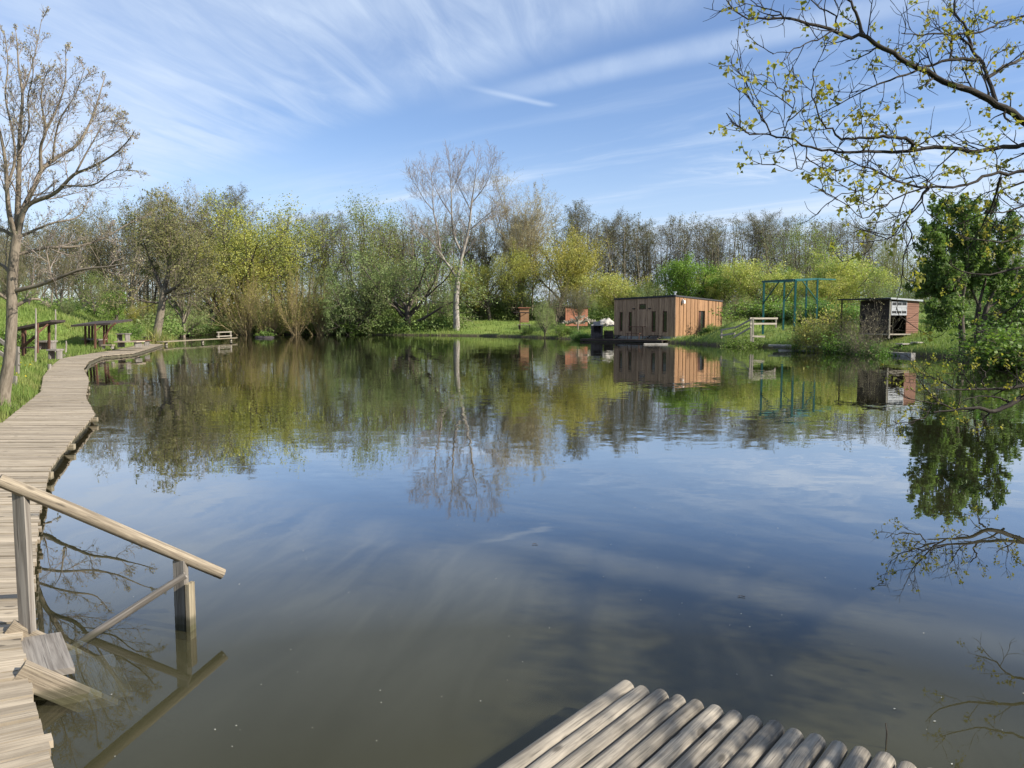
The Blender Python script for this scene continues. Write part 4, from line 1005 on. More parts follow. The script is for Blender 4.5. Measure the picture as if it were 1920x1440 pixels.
for sgn in (-1, 1):
    q = bt + dl * sgn * .55; mb = MB(); mb.beam(V(q[0], q[1], .21), V(q[0], q[1], 1.26), .05, .05); q2 = q + ol * .55; mb.beam(V(q2[0], q2[1], .21), V(q2[0], q2[1], .70), .05, .05); mb.build('leg', M['red_wood'], r)
# brick grill + woodbox left of the cabin
G = at(1119, 626, 67.5); G[2] = .2
gr = empty('brick_grill', G, 'dark soot stained brick barbecue with a square chimney left of the cabin', 'barbecue')
mb = MB(); mb.box(G[0] - .48, G[0] + .48, G[1] - .4, G[1] + .4, .05, .75)
for sgn in (-1, 1): mb.box(G[0] + sgn * .48 - (.16 if sgn > 0 else 0), G[0] + sgn * .48 + (0 if sgn > 0 else .16), G[1] - .4, G[1] + .4, .75, 1.35)
mb.box(G[0] - .32, G[0] + .32, G[1] + .2, G[1] + .4, .75, 1.35); mb.build('hearth', M['brick_dark'], gr)
mb = MB(); mb.box(G[0] - .5, G[0] + .5, G[1] - .42, G[1] + .42, 1.35, 1.47); mb.box(G[0] - .3, G[0] + .3, G[1] - .2, G[1] + .3, 1.47, 1.72); mb.build('chimney', M['concrete'], gr)
B1_ = V(G[0] + 1.05, G[1] + .1, .2); r = empty('wood_box', B1_, 'low dark timber box between the barbecue and the cabin', 'box')
mb = MB()
for k in range(4): mb.box(B1_[0] - .38, B1_[0] + .38, B1_[1] - .3, B1_[1] + .3, .2 + .17 * k, .36 + .17 * k)
mb.build('body', M['dark_wood'], r); mb = MB(); mb.box(B1_[0] - .42, B1_[0] + .42, B1_[1] - .35, B1_[1] + .35, .885, .93); mb.build('lid', M['dark_wood'], r)

# ------------------------------------------------------------------ hut on the right bank
K0 = at(1667, 626, 42.0); zf = K0[2]; er = nrm(V(.95, .3, 0)); el_ = nrm(V(-.3, .95, 0)); K0 = V(K0[0], K0[1], 0)
LR, LL = 1.95, 2.2; zh = at(1665, 562, 42)[2]
ht = empty('garden_hut', (*K0[:2], zf), 'small open fronted red brown hut with a flat overhanging roof on the right bank', 'hut')
mb = MB(); c = K0 + er * LR / 2 + el_ * LL / 2; mb.obox(V(c[0], c[1], zf - .03), er * (LR / 2 + .03), el_ * (LL / 2 + .03), V(0, 0, .035)); mb.build('floor_deck', M['white_wood'], ht)
mb = MB(); mb.beam(V(*K0[:2], zf - .25), V(*K0[:2], zh), .07, .07); mb.build('post', M['white_wood'], ht)
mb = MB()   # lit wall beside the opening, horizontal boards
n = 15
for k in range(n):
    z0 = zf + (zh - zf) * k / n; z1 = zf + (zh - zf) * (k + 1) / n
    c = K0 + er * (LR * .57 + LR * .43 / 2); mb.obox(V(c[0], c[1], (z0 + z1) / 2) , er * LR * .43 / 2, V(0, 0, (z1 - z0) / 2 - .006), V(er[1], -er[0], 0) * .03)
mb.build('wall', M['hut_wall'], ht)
def hutwall(Pa, Pb):
    mb = MB(); d = nrm(Pb - Pa); L = np.linalg.norm(Pb - Pa)
    for k in range(n):
        z0 = zf + (zh - zf) * k / n; z1 = zf + (zh - zf) * (k + 1) / n; c = (Pa + Pb) / 2
        mb.obox(V(c[0], c[1], (z0 + z1) / 2), d * L / 2, V(0, 0, (z1 - z0) / 2 - .004), V(d[1], -d[0], 0) * .028)
    mb.obox(V(*((Pa + Pb) / 2)[:2], (zf + zh) / 2), d * (L / 2 - .003), V(0, 0, (zh - zf) / 2 - .003), V(d[1], -d[0], 0) * .012)
    mb.build('wall', M['dark_wood'], ht)  # dark wood on the red hut's other walls: shade put into the colour
hutwall(K0 + el_ * .06, K0 + el_ * LL); hutwall(K0 + el_ * LL + er * .03, K0 + el_ * LL + er * LR); hutwall(K0 + er * LR + el_ * .03, K0 + er * LR + el_ * (LL - .03))
wn = K0 + er * LR * .3 + V(er[1], -er[0], 0) * .02; ww = LR * .27; zt0 = zh - .1; hh = (zh - zf) * .40
fr = MB(); gl_ = MB()
for sgn in (-1, 1): fr.obox(V(*(wn + er * sgn * (ww - .02))[:2], zt0 - hh / 2), V(0, 0, hh / 2), er * .02, el_ * .022)
for k, z in enumerate((zt0 - .02, zt0 - hh * .34, zt0 - hh * .62, zt0 - hh + .05)):
    fr.obox(V(*wn[:2], z), er * (ww - .042), V(0, 0, (.02, .05, .05, .05)[k]), el_ * .02)
for f in (-.33, .33): fr.obox(V(*(wn + er * f * ww)[:2], zt0 - hh / 2), V(0, 0, hh / 2 - .05), er * .016, el_ * .018)
fr.obox(V(*wn[:2], zt0 - hh * .48), er * (ww - .042), V(0, 0, hh * .12), el_ * .012)
wdw = fr.build('window', M['window_white'], ht)
gl_.obox(V(*(wn - V(er[1], -er[0], 0) * .01)[:2], zt0 - hh / 2), er * (ww - .03), V(0, 0, hh / 2 - .04), el_ * .004); gl_.build('pane', M['glass'], wdw)
mb = MB(); o0 = -.12
q = [K0 - er * .1 - el_ * .15, K0 + er * (LR + .15) - el_ * .15, K0 + er * (LR + .15) + el_ * (LL + .2), K0 + el_ * (LL + .2) - er * .1]
zq = [zh + .03, zh - .08, zh - .06, zh + .03]
mb.add([V(*a[:2], z) for a, z in zip(q, zq)] + [V(*a[:2], z + .09) for a, z in zip(q, zq)], [(3, 2, 1, 0), (4, 5, 6, 7), (0, 1, 5, 4), (1, 2, 6, 5), (2, 3, 7, 6), (3, 0, 4, 7)], np.zeros((24, 2)))
mb.build('roof', M['metal'], ht)
# canopy to the left
cq = [K0 - er * .12 - el_ * .1, K0 - er * .12 + el_ * (LL + .2), K0 - er * 1.1 + el_ * (LL + .6), K0 - er * .9 + el_ * .6]
mb = MB(); mb.add([V(*a[:2], zh + .035) for a in cq] + [V(*a[:2], zh + .1) for a in cq], [(0, 1, 2, 3), (7, 6, 5, 4), (4, 5, 1, 0), (5, 6, 2, 1), (6, 7, 3, 2), (7, 4, 0, 3)], np.zeros((24, 2)))
cn = mb.build('canopy', M['felt'], ht)
pq = K0 - er * .95 + el_ * (LL + .4); mb = MB(); mb.beam(V(*pq[:2], zf - .4), V(*pq[:2], zh + .033), .06, .06); mb.build('canopy_post', M['dark_wood'], ht)
ch0 = K0 + er * .45 + el_ * .6; r = empty('wooden_chair', (*ch0[:2], zf + .005), 'light wooden chair standing inside the open hut', 'chair')
mb = MB(); mb.obox(V(*ch0[:2], zf + .43), er * .2, el_ * .2, V(0, 0, .02)); mb.build('seat', M['beam'], r)
mb = MB()
for z in (.62, .74, .86): mb.obox(V(*(ch0 + er * .21)[:2], zf + z), el_ * .19, er * .012, V(0, 0, .035))
mb.build('backrest', M['beam'], r)
for a in (-1, 1):
    for c in (-1, 1):
        q2 = ch0 + er * .18 * a + el_ * .18 * c; mb = MB(); mb.beam(V(*q2[:2], zf + .006), V(*q2[:2], zf + (.41 if a < 0 else .9)), .035, .035); mb.build('leg', M['beam'], r)
for i, (px, py, w_, lab) in enumerate(((1700, 637, .45, 'larger pale stepping slab in the grass in front of the hut'), (1723, 640, .3, 'smaller pale stepping slab in the grass right of the hut'))):
    D = 40.5 if i == 0 else 40.2; p = at(px, py, D); z = gz(p[0], p[1]); mb = MB(); mb.obox((p[0], p[1], z + .03), V(w_, .1, 0), V(-.06, .25, 0), V(0, 0, .03)); tag(mb.build('stepping_stone', M['stone'], origin=(p[0], p[1], z)), lab, 'stone')

# concrete bank edging at the hut, landing slabs
ea, eb = onz(1632, 664, 0), onz(1716, 669, 0)
r = empty('bank_edging', (*ea[:2], 0), 'grey concrete edging along the bank below the hut', 'edging')
mb = MB()
for k in range(4): 
    a = ea + (eb - ea) * k / 4; c = ea + (eb - ea) * (k + .97) / 4; mb.beam(a + V(0, .15, .02), c + V(0, .15, .03), .25, .3)
mb.build('block', M['concrete'], r)
for k, (px, py, w_, dep, lab, z) in enumerate(((1492, 655, .95, .35, 'pale landing slab at the waterline below the yellow-green bush', .07), (1525, 648, .8, .3, 'thin stone step on the bank right above the pale landing slab', .3), (1462, 646, .6, .3, 'stone step on the bank above the left end of the pale landing slab', .35), (1230, 644, .9, .5, 'pale flat stone at the right end of the cabin terrace', .08))):
    D = (H0 - z) * F / (py - YH); p = at(px, py, D); mb = MB(); mb.obox((p[0], p[1], z - .05), V(w_, -.25 if k != 3 else 0, 0), V(.1, dep, 0), V(0, 0, .05)); mb.obox((p[0] + .2, p[1] + .15, z - .16), V(w_ * .8, -.2, 0), V(.1, dep, 0), V(0, 0, .058))
    tag(mb.build('stone_slab', M['stone'], origin=(p[0], p[1], 0)), lab, 'slab')

# ------------------------------------------------------------------ green steel frame
fr0 = at(1430, 623, 50.0); z0 = fr0[2]
sf = empty('steel_frame', fr0, 'tall teal painted steel gantry frame with diagonal braces on the right bank', 'frame')
def PT(px, py, D): return at(px, py, D)
posts = [(1430, 50.0, 624, 528), (1468, 54.0, 619, 528), (1489, 47.5, 618, 525), (1510, 57, 605, 525), (1530, 53.5, 612, 523)]
for px, D, yb, yt in posts:
    a, c = at(px, yb + 3, D), at(px, yt, D); c[0] = a[0]; mb = MB(); mb.beam(a, c, .11, .11); mb.build('post', M['teal'], sf)
T = [at(p[0], p[3], p[1]) for p in posts]
for a, c in ((0, 2), (1, 4), (0, 1), (2, 4), (1, 3)):
    mb = MB(); mb.beam(T[a], T[c], .11, .13); mb.build('beam', M['teal'], sf)
mb = MB(); mb.beam(T[4], at(1566, 524, 57), .08, .1); mb.build('beam', M['teal'], sf)
def along(i, f): 
    px, D, yb, yt = posts[i]; a, c = at(px, yb, D), at(px, yt, D); c[0] = a[0]; return a + (c - a) * f
for a, c in ((along(0, .58), T[0] + (T[2] - T[0]) * .55), (along(1, .56), T[1] + (T[4] - T[1]) * .45), (along(4, .55), T[4] + (T[2] - T[4]) * .7)):
    mb = MB(); mb.beam(a, c, .06, .06); mb.build('brace', M['teal'], sf)

# pale railing of the bank stairs
def railing(name, label, posts_, rails, mat, w=.09, rw=.06, rh=.11):
    r = empty(name, posts_[0][0], label, 'railing')
    for a, c in posts_: mb = MB(); mb.beam(a, c, w, w); mb.build('post', mat, r)
    for a, c in rails: mb = MB(); mb.beam(a, c, rw, rh); mb.build('rail', mat, r)
    return r
D = 49.5
railing('stair_railing', 'pale timber railing beside the bank stairs left of the steel frame',
    [(at(1408, 640, D), at(1408, 595, D)), (at(1412, 641, D - .8), at(1412, 596, D - .8)), (at(1455, 614, D + 1), at(1455, 595, D + 1)), (at(1353, 634, D + 2), at(1353, 617, D + 2))],
    [(at(1406, 597, D - .1), at(1458, 597, D + .9)), (at(1406, 607, D - .1), at(1456, 607, D + .9)), (at(1353, 618.5, D + 1.9), at(1378, 614, D + 1)), (at(1378, 615, D + .9), at(1410, 598, D - .1)),
     (at(1376, 632, D + .9), at(1408, 614, D - .1)), (at(1350, 629, D + 1.9), at(1378, 625, D + 1)), (at(1410, 630.5, D - .9), at(1434, 631, D - .6))], M['white_wood'])

# ------------------------------------------------------------------ red shed, wood pile, little roofed table
S0 = at(1060, 608, 86); zsh = S0[2]
sh = empty('red_shed', S0, 'red brown timber shed with a dark roof behind a thin bare tree', 'shed')
fx = nrm(V(.94, .34, 0)); bk = V(-fx[1], fx[0], 0); W_, Dp, Hh = 2.75, 2.6, 2.05
def sbox(mb, c, hx, hy, hz): mb.obox(c, fx * hx, bk * hy, V(0, 0, hz))
mb = MB(); k = 12
for i in range(k):
    c = S0 + fx * W_ * (i + .5) / k; mb.obox(V(c[0], c[1], zsh - .1 + (Hh - .08) / 2), V(0, 0, (Hh + .1) / 2), fx * (W_ / k / 2 - .008), bk * .03)
mb.build('wall', M['shed_red'], sh)
for off, ln, dirv in ((V(0, 0, 0) + bk * .04, Dp, bk), (fx * W_ + bk * .04, Dp, bk), (bk * (Dp + .04), W_, fx)):
    mb = MB(); a = S0 + off; c = a + dirv * ln / 2; mb.obox(V(c[0], c[1], zsh - .1 + Hh / 2), dirv * ln / 2, V(0, 0, Hh / 2 - .05 + .05), V(-dirv[1], dirv[0], 0) * .028); mb.build('wall', M['dark_wood'], sh)
mb = MB(); c = S0 + fx * W_ / 2 + bk * Dp / 2; mb.obox(V(c[0], c[1], zsh + Hh + .0), fx * (W_ / 2 + .2) + V(0, 0, -.06), bk * (Dp / 2 + .25) + V(0, 0, .05), V(0, 0, .05)); mb.build('roof', M['felt'], sh)
rng = np.random.default_rng(31)
pl = empty('wood_pile', at(1090, 606, 83), 'untidy heap of pale split firewood in front of the red shed', 'wood pile')
mb = MB()
for k in range(90):
    x = rng.uniform(-1.9, 1.9); hmax = .85 * max(0, 1 - abs(x) / 2.0); c = at(1090, 606, 83) + V(x, rng.uniform(-.5, .5), rng.uniform(0, hmax)); d = nrm(V(rng.normal(0, 1), rng.normal(0, .4), rng.normal(0, .3)))
    mb.beam(c - d * .25, c + d * .25, .11, .1)
mb.build('firewood', M['white_wood'], pl)
# rubble heap left of the cabin
rb = empty('rubble_heap', at(1137, 606, 76), 'pale heap of stones under a grey tarpaulin left of the cabin', 'heap')
mb = MB(); c0 = at(1137, 610, 76); nn = 16
gxx, gyy = np.meshgrid(np.linspace(-1, 1, nn), np.linspace(-1, 1, nn))
hgt = .75 * np.clip(1 - gxx ** 2, 0, 1) ** .6 * np.clip(1 - gyy ** 2, 0, 1) ** .6 * (1 + .2 * np.sin(gxx * 7) * np.cos(gyy * 5 + 1))
vv = np.c_[c0[0] + gxx.ravel() * .95, c0[1] + gyy.ravel() * .9, c0[2] - .1 + hgt.ravel()]
ii = np.arange(nn * nn).reshape(nn, nn); mb.add(vv, np.stack([ii[:-1, :-1], ii[:-1, 1:], ii[1:, 1:], ii[1:, :-1]], -1).reshape(-1, 4)); mb.build('tarpaulin', M['stone'], rb, smooth=True)
mb = MB()
for k in range(14):
    c = c0 + V(rng.uniform(-1, 1), rng.uniform(-1.1, -.7), rng.uniform(-.05, .12)); mb.obox(c, nrm(rng.normal(size=3)) * .12, nrm(rng.normal(size=3)) * .1, nrm(rng.normal(size=3)) * .1)
mb.build('rubble', M['stone'], rb)
T0 = at(975, 615, 88.5); r = empty('roofed_table', T0, 'small roofed table on a single post at the lawn edge', 'table')
mb = MB(); mb.beam(T0 + V(0, 0, -.2), at(975, 587, 88.5), .12, .12); mb.build('post', M['red_wood'], r)
mb = MB(); tc = at(978, 586, 88.5); mb.obox(tc, V(.95, 0, -.03), V(0, .7, 0), V(0, 0, .05)); mb.build('roof', M['dark_wood'], r)
for sgn in (-1, 1): mb = MB(); mb.beam(at(975, 594, 88.5), tc + V(sgn * .55, 0, -.06), .07, .07); mb.build('brace', M['red_wood'], r)
mb = MB(); tb = at(983, 609, 88.0); mb.obox(tb, V(.8, 0, 0), V(0, .35, 0), V(0, 0, .03)); mb.build('table_top', M['grey_wood'], r)
for sgn in (-1, 1): mb = MB(); mb.beam(tb + V(sgn * .6, 0, -.5), tb + V(sgn * .6, 0, -.03), .1, .4); mb.build('leg', M['dark_wood'], r)
X0 = at(983, 603, 93); r = empty('timber_hutch', X0, 'small tan timber hutch behind the roofed table', 'hutch')
mb = MB(); mb.obox(X0 + V(0, 0, .75), V(.55, 0, 0), V(0, .4, 0), V(0, 0, .85)); mb.build('body', M['cabin_sun'], r); mb = MB(); mb.obox(X0 + V(0, 0, 1.66), V(.75, 0, 0), V(0, .55, 0), V(0, 0, .05)); mb.build('roof', M['shed_red'], r)

# ------------------------------------------------------------------ landing stage and islet, far left water
J0, J1 = onz(300, 641, .28), onz(440, 633.5, .28)
r = empty('landing_stage', (*J0[:2], 0), 'narrow plank landing stage reaching out from the far end of the boardwalk', 'landing stage')
mb = MB(); mb.beam(J0, J1, .5, .07); mb.build('walkway', M['beam'], r)
for f in (.08, .53, .95): q = J0 + (J1 - J0) * f; mb = MB(); mb.tube([(q[0], q[1] - .2, -.8), (q[0], q[1] - .2, .24)], .1, 10); mb.build('pile', M['white_wood'], r, smooth=True)
jd = nrm(J1 - J0); fpos = [J0 + (J1 - J0) * f for f in (.74, .93)]
bx = empty('landing_railing', fpos[0], 'small pale wooden bench rail standing on the landing stage', 'railing')
for q in fpos: mb = MB(); mb.beam(q + V(0, .1, .036), q + V(0, .1, .5), .09, .09); mb.build('post', M['white_wood'], bx)
for z in (.16, .5): mb = MB(); mb.beam(fpos[0] - jd * .3 + V(0, .1, z + .04), fpos[1] + jd * .15 + V(0, .1, z + .04), .1, .08); mb.build('rail', M['white_wood'], bx)
I0 = onz(496, 633.5, 0); r = empty('planted_islet', (*I0[:2], 0), 'tiny floating islet with grass tufts and dark edge in the far water', 'islet')
mb = MB(); an = np.linspace(0, 2 * math.pi, 19)[:-1]
ring = lambda s_, z: np.c_[I0[0] + np.cos(an) * .95 * s_, I0[1] + np.sin(an) * .8 * s_, np.full(18, z)]
vs = np.vstack([ring(1.0, -.1), ring(1.05, .06), ring(.8, .2), ring(.3, .27)])
fs = [(k * 18 + i, k * 18 + (i + 1) % 18, (k + 1) * 18 + (i + 1) % 18, (k + 1) * 18 + i) for k in range(3) for i in range(18)]
mb.add(vs, fs); mb.add(vs[54:], np.arange(18).reshape(1, 18)); mb.build('raft', M['brick_dark'], r)
mb = MB(); rng = np.random.default_rng(8); pp = np.c_[I0[0] + rng.normal(.1, .38, 700), I0[1] + rng.normal(0, .3, 700), .22 + rng.exponential(.13, 700)]
leaves_into(mb, pp, .13, rng, 1.6, 0, .2); mb.build('grass_tuft', M['l_shrub'], r)
mb = MB(); mb.tube([I0 + V(-.1, 0, .2), I0 + V(-.35, 0, .55), I0 + V(-.2, 0, .85)], [.03, .02, .01], 5); mb.build('twig', M['bark_mid'], r)

# ------------------------------------------------------------------ picnic shelters and benches on the left bank
D = 27.5; q = lambda px, py, dD=0: at(px, py, D + dD)
r = empty('picnic_shelter', q(55, 662), 'open picnic shelter with a slanted plank roof beside the near bare trunk', 'shelter')
for px, yb, yt, dD in ((43, 667, 614, 0), (70, 662, 606, -.3), (47, 664, 612, .9), (92, 657, 603, .7)): mb = MB(); mb.beam(q(px, yb, dD), q(px, yt, dD), .07, .07); mb.build('post', M['red_wood'], r)
mb = MB(); a, c = q(33, 618, .3), q(109, 602, .3); mb.obox((a + c) / 2, (c - a) / 2, V(0, .45, 0), V(0, 0, .04)); mb.build('roof', M['dark_wood'], r)
mb = MB(); mb.beam(q(45, 648), q(70, 628, -.3), .07, .08); mb.build('brace', M['red_wood'], r); mb = MB(); mb.beam(q(70, 625, -.3), q(90, 608, -.1), .06, .06); mb.build('brace', M['red_wood'], r)
mb = MB(); mb.beam(q(40, 652, .4), q(73, 651, .4), .3, .06); mb.build('bench_seat', M['dark_wood'], r)
D = 41
r = empty('picnic_shelter', q(180, 650), 'open picnic shelter with a level dark roof and curved bracket on the left bank', 'shelter')
for px, yb, yt, dD in ((160, 648, 608, .2), (167, 646, 608, 1.8), (178.5, 653, 608, -.4), (195, 650, 606, 0), (173, 642, 607, 1.9), (200, 642, 606, 1.6)): mb = MB(); mb.beam(q(px, yb, dD), q(px, yt, dD), .085, .085); mb.build('post', M['red_wood'], r)
mb = MB(); a, c = q(156, 607.5, .8), q(228, 603.5, .8); mb.obox((a + c) / 2, (c - a) / 2, V(0, 1.2, .1), V(0, 0, .05)); mb.build('roof', M['dark_wood'], r)
mb = MB(); mb.tube([q(197, 636, -.2), q(202, 622, -.2), q(209, 612, -.2), q(217, 606, -.2)], .05, 6); mb.build('brace', M['red_wood'], r)
mb = MB(); mb.beam(q(178, 622, -.4), q(193, 609, -.2), .06, .06); mb.build('brace', M['red_wood'], r)
tt = empty('picnic_table', q(176, 650, .6), 'picnic table with a pale top under the level dark roof', 'table')
mb = MB(); a, c = q(160, 636, .7), q(193, 637, .7); mb.obox((a + c) / 2, (c - a) / 2, V(0, .4, 0), V(0, 0, .03)); mb.build('table_top', M['grey_wood'], tt)
for px in (164, 190): mb = MB(); mb.beam(q(px, 650, .7), q(px, 637, .7), .06, .5); mb.build('leg', M['dark_wood'], tt)
def bench(name, lab, px0, px1, py, yleg, D_, mat, dep=.3, cat='bench', th=.06):
    a, c = at(px0, py, D_), at(px1, py, D_); r = empty(name, at((px0 + px1) / 2, yleg, D_), lab, cat)
    mb = MB(); mb.obox((a + c) / 2, (c - a) / 2, V(0, dep / 2, 0), V(0, 0, th / 2)); mb.build('seat' if cat == 'bench' else 'table_top', mat, r)
    for f in (.12, .88):
        pa = a + (c - a) * f; z = at(px0, yleg, D_)[2]; mb = MB(); mb.beam(V(pa[0], pa[1], z), V(pa[0], pa[1], pa[2] - th / 2), .055, dep * .7); mb.build('leg', M['grey_wood'], r)
    return r
bench('plank_bench', 'low plank bench in front of the level roofed shelter', 192, 213, 647, 654, 39.5, M['beam'])
bench('garden_table', 'small weathered table on the grass right of the level roofed shelter', 222, 241, 626, 642, 43.5, M['grey_wood'], .7, 'table')
bench('low_platform', 'long low plank platform bench on the boardwalk bend', 222, 264, 640.5, 651, 42.5, M['deck'], 1.0, 'bench', .06)
bench('low_platform', 'shorter low platform bench at the far end of the boardwalk', 253, 278, 638.5, 648, 45.5, M['red_wood'], .8, 'bench', .06)
bench('garden_table', 'grey plank table right of the slanted picnic shelter', 79, 98, 640, 655, 28.5, M['grey_wood'], .7, 'table')
bench('plank_bench', 'short grey bench on thick legs by the boardwalk edge', 94, 113, 656, 673, 27.5, M['grey_wood'], .45)
bench('plank_bench', 'pale plank bench below the leaning waterside tree', 268, 292, 632, 641, 58, M['white_wood'], .4)
for px, yb, yt, D_, lab in ((66, 668, 578, 26.5, 'pale birch pole in front of the slanted picnic shelter'), (103, 650, 580, 30, 'thin pale pole standing in the grass between the two shelters'), (123, 651, 639, 31, 'short pale stake in the long grass')):
    mb = MB(); a, c = at(px, yb, D_), at(px + 1, yt, D_); mb.tube([a + V(0, 0, -.2), a + (c - a) * .5 + V(.02, 0, 0), c], [.035, .03, .022], 7); tag(mb.build('wooden_pole', M['bark_white'], origin=a), lab, 'pole')
D = 19.5
railing('bank_stair_railing', 'grey slanting rails of the bank stairs behind the near bare trunk',
    [(q(-8, 690), q(-8, 625)), (q(33, 700), q(33, 650)), (q(28, 730, -2), q(28, 705, -2))],
    [(q(-14, 628), q(36, 664)), (q(-14, 652), q(36, 686)), (q(8, 706, -2), q(30, 722, -2))], M['grey_wood'], .07, .05, .09)
for k, (px, py) in enumerate(((93, 690), (120, 668))):
    p = at(px, py + 8, (H0 - .15) * F / (py - YH)); mb = MB(); mb.tube([p + V(0, 0, -.2), p + V(.01, 0, .28)], .06, 8)
    tag(mb.build('bank_post', M['grey_wood'], origin=p), ('short split post at the boardwalk edge below the grey bench', 'short split post at the boardwalk bend')[k], 'post')
# ------------------------------------------------------------------ traced trees: limbs follow the photograph, each at its own depth
def spline(pts, n):
    pts = np.asarray(pts, float); m_ = len(pts); s = np.r_[0, np.cumsum(np.linalg.norm(np.diff(pts, axis=0), axis=1))]
    T = np.gradient(pts, s, axis=0) if m_ > 2 else np.repeat((pts[1:] - pts[:1]) / s[-1], m_, 0)
    out = []
    for q in np.linspace(0, s[-1], n):
        i = min(m_ - 2, max(0, np.searchsorted(s, q, side='right') - 1)); h = s[i + 1] - s[i] + 1e-9; t_ = (q - s[i]) / h
        out.append((2*t_**3-3*t_**2+1)*pts[i] + (t_**3-2*t_**2+t_)*h*T[i] + (-2*t_**3+3*t_**2)*pts[i+1] + (t_**3-t_**2)*h*T[i+1])
    return np.array(out)
class Traced:
    def __init__(s, specs, seed): s.g = Grow(specs, seed); s.limbs = MB(); s.rs = random.Random(seed)
    def limb(s, pxs, D0, D1, r0, r1, n=None, count=0, lv=0, k=7, world=False, scale=1.0, wig=.0):
        m_ = len(pxs)
        P3 = [np.array(p, float) for p in pxs] if world else [at(p[0], p[1], D0 + (D1 - D0) * i / (m_ - 1)) for i, p in enumerate(pxs)]
        n = n or max(6, 3 * m_); C = spline(P3, n)
        if wig: C[1:-1] += np.array([[s.rs.gauss(0, wig) for _ in range(3)] for _ in range(n - 2)])
        rad = np.linspace(r0, r1, n); s.limbs.tubes(C[None], rad[None], k)
        if count:
            ds = [tuple(nrm(C[i + 1] - C[i])) for i in range(n - 1)]; L = float(np.linalg.norm(np.diff(C, axis=0), axis=1).sum())
            s.g.kids([tuple(c) for c in C], ds, L * scale, max(r0 * .8, .01), lv, r1 / max(r0, 1e-6), count=count, leafs=False)
        return C

# ---- near bare tree, left
D = 14.6
tw = [dict(ang=.7, av=.2, abs=.85, len=.3, t0=.12, shape='cone', kids=8, rr=.45, tip=.3, rmin=.006),
      dict(n=5, k=4, wob=.13, trop=.11, tip=.3, kids=8, t0=.15, ang=.65, len=.55, shape='cone', rr=.5, rmin=.0045),
      dict(n=4, k=3, wob=.16, trop=.09, tip=.45, kids=5, t0=.15, ang=.6, len=.6, rr=.65, leaf=2, lsp=.02, lt=.6, rmin=.0033),
      dict(n=3, k=3, wob=.16, trop=.08, tip=.6, kids=0, leaf=2, lsp=.015, lt=.75, rmin=.003)]
tl = Traced(tw, 7)
trk = MB(); base = at(6, 744, D)
TR = spline([base + V(-.05, 0, -.35), base, at(17, 675, D), at(22, 600, D), at(23, 525, D), at(28, 469, D), at(32, 442, D)], 22)
rad = np.interp(np.linspace(0, 1, 22), [0, .1, .3, .6, 1], [.17, .125, .1, .094, .085]); trk.tubes(TR[None], rad[None], 14)
Lm = tl.limb
Lm([(32, 444), (34, 375), (36, 300), (37, 250), (42, 176), (35, 128), (32, 80), (30, 62)], D, D + .3, .06, .008, 24, 16)
Lm([(42, 176), (58, 130), (70, 80), (78, 36)], D + .2, D + .6, .014, .005, 10, 6)
Lm([(36, 290), (55, 235), (52, 185), (62, 140), (60, 105)], D + .1, D - .5, .02, .006, 12, 8)
Lm([(31, 446), (19, 409), (13, 351), (10, 303), (2, 256), (-12, 200), (-20, 150)], D, D - .6, .052, .008, 20, 12)
Lm([(13, 351), (28, 300), (22, 240), (10, 180), (15, 120), (8, 60)], D - .2, D + .2, .028, .006, 16, 12)
Lm([(33, 443), (42, 396), (64, 351), (77, 320), (99, 300), (144, 272), (166, 236), (192, 160), (197, 144)], D, D + 1.2, .058, .007, 26, 16)
Lm([(77, 320), (77, 272), (86, 246), (80, 208), (77, 176), (90, 130)], D + .3, D - .2, .034, .006, 16, 11)
Lm([(86, 246), (105, 208), (121, 160), (123, 83)], D + .2, D + .5, .022, .005, 12, 9)
Lm([(99, 300), (103, 262), (112, 225), (140, 180), (160, 125)], D + .5, D + .2, .02, .005, 12, 10)
Lm([(166, 236), (180, 215), (198, 206)], D + .9, D + 1.2, .011, .004, 7, 4)
Lm([(34, 441), (48, 390), (105, 361), (141, 326), (166, 316), (224, 281), (246, 256), (252, 245)], D, D - .8, .05, .007, 24, 16)
Lm([(115, 348), (179, 345), (217, 320), (256, 320)], D - .4, D - .7, .02, .005, 12, 7)
Lm([(141, 326), (175, 265), (205, 225), (238, 245)], D - .5, D - .2, .018, .005, 12, 9)
Lm([(32, 446), (96, 419), (147, 406), (166, 377)], D, D + .6, .03, .006, 14, 5)
Lm([(30, 478), (82, 465), (150, 461), (195, 446), (240, 420), (280, 402)], D, D + .9, .036, .006, 20, 6)
Lm([(24, 546), (75, 534), (105, 523), (150, 506), (210, 499), (264, 488)], D, D - .5, .045, .006, 20, 7)
Lm([(96, 521), (90, 487), (82, 457), (71, 439)], D - .2, D, .02, .005, 10, 4)
Lm([(22, 578), (49, 564), (62, 560), (76, 562)], D, D + .2, .04, .02, 10, 2)
Lm([(20, 566), (5, 555), (-20, 540), (-60, 520)], D, D - .3, .035, .01, 10, 5)
Lm([(22, 516), (8, 500), (-25, 480), (-70, 440)], D, D + .3, .035, .01, 10, 8)
Lm([(31, 446), (5, 431), (-30, 420), (-80, 370)], D, D + .5, .04, .01, 12, 10)
A, B = tl.g.mesh(0)
o = empty('bare_tree', base, 'near bare grey-barked tree with upswept limbs rising from the grass beside the boardwalk', 'tree')
trk.build('trunk', M['bark_grey'], o, smooth=True); tl.limbs.build('limb', M['bark_grey'], o, smooth=True)
B.build('branches', M['twig_mauve'], o, smooth=True)
b = MB(); leaves_into(b, tl.g.lf[::4], .026, np.random.default_rng(2), 1.4); b.build('crown', M['l_bud'], o)

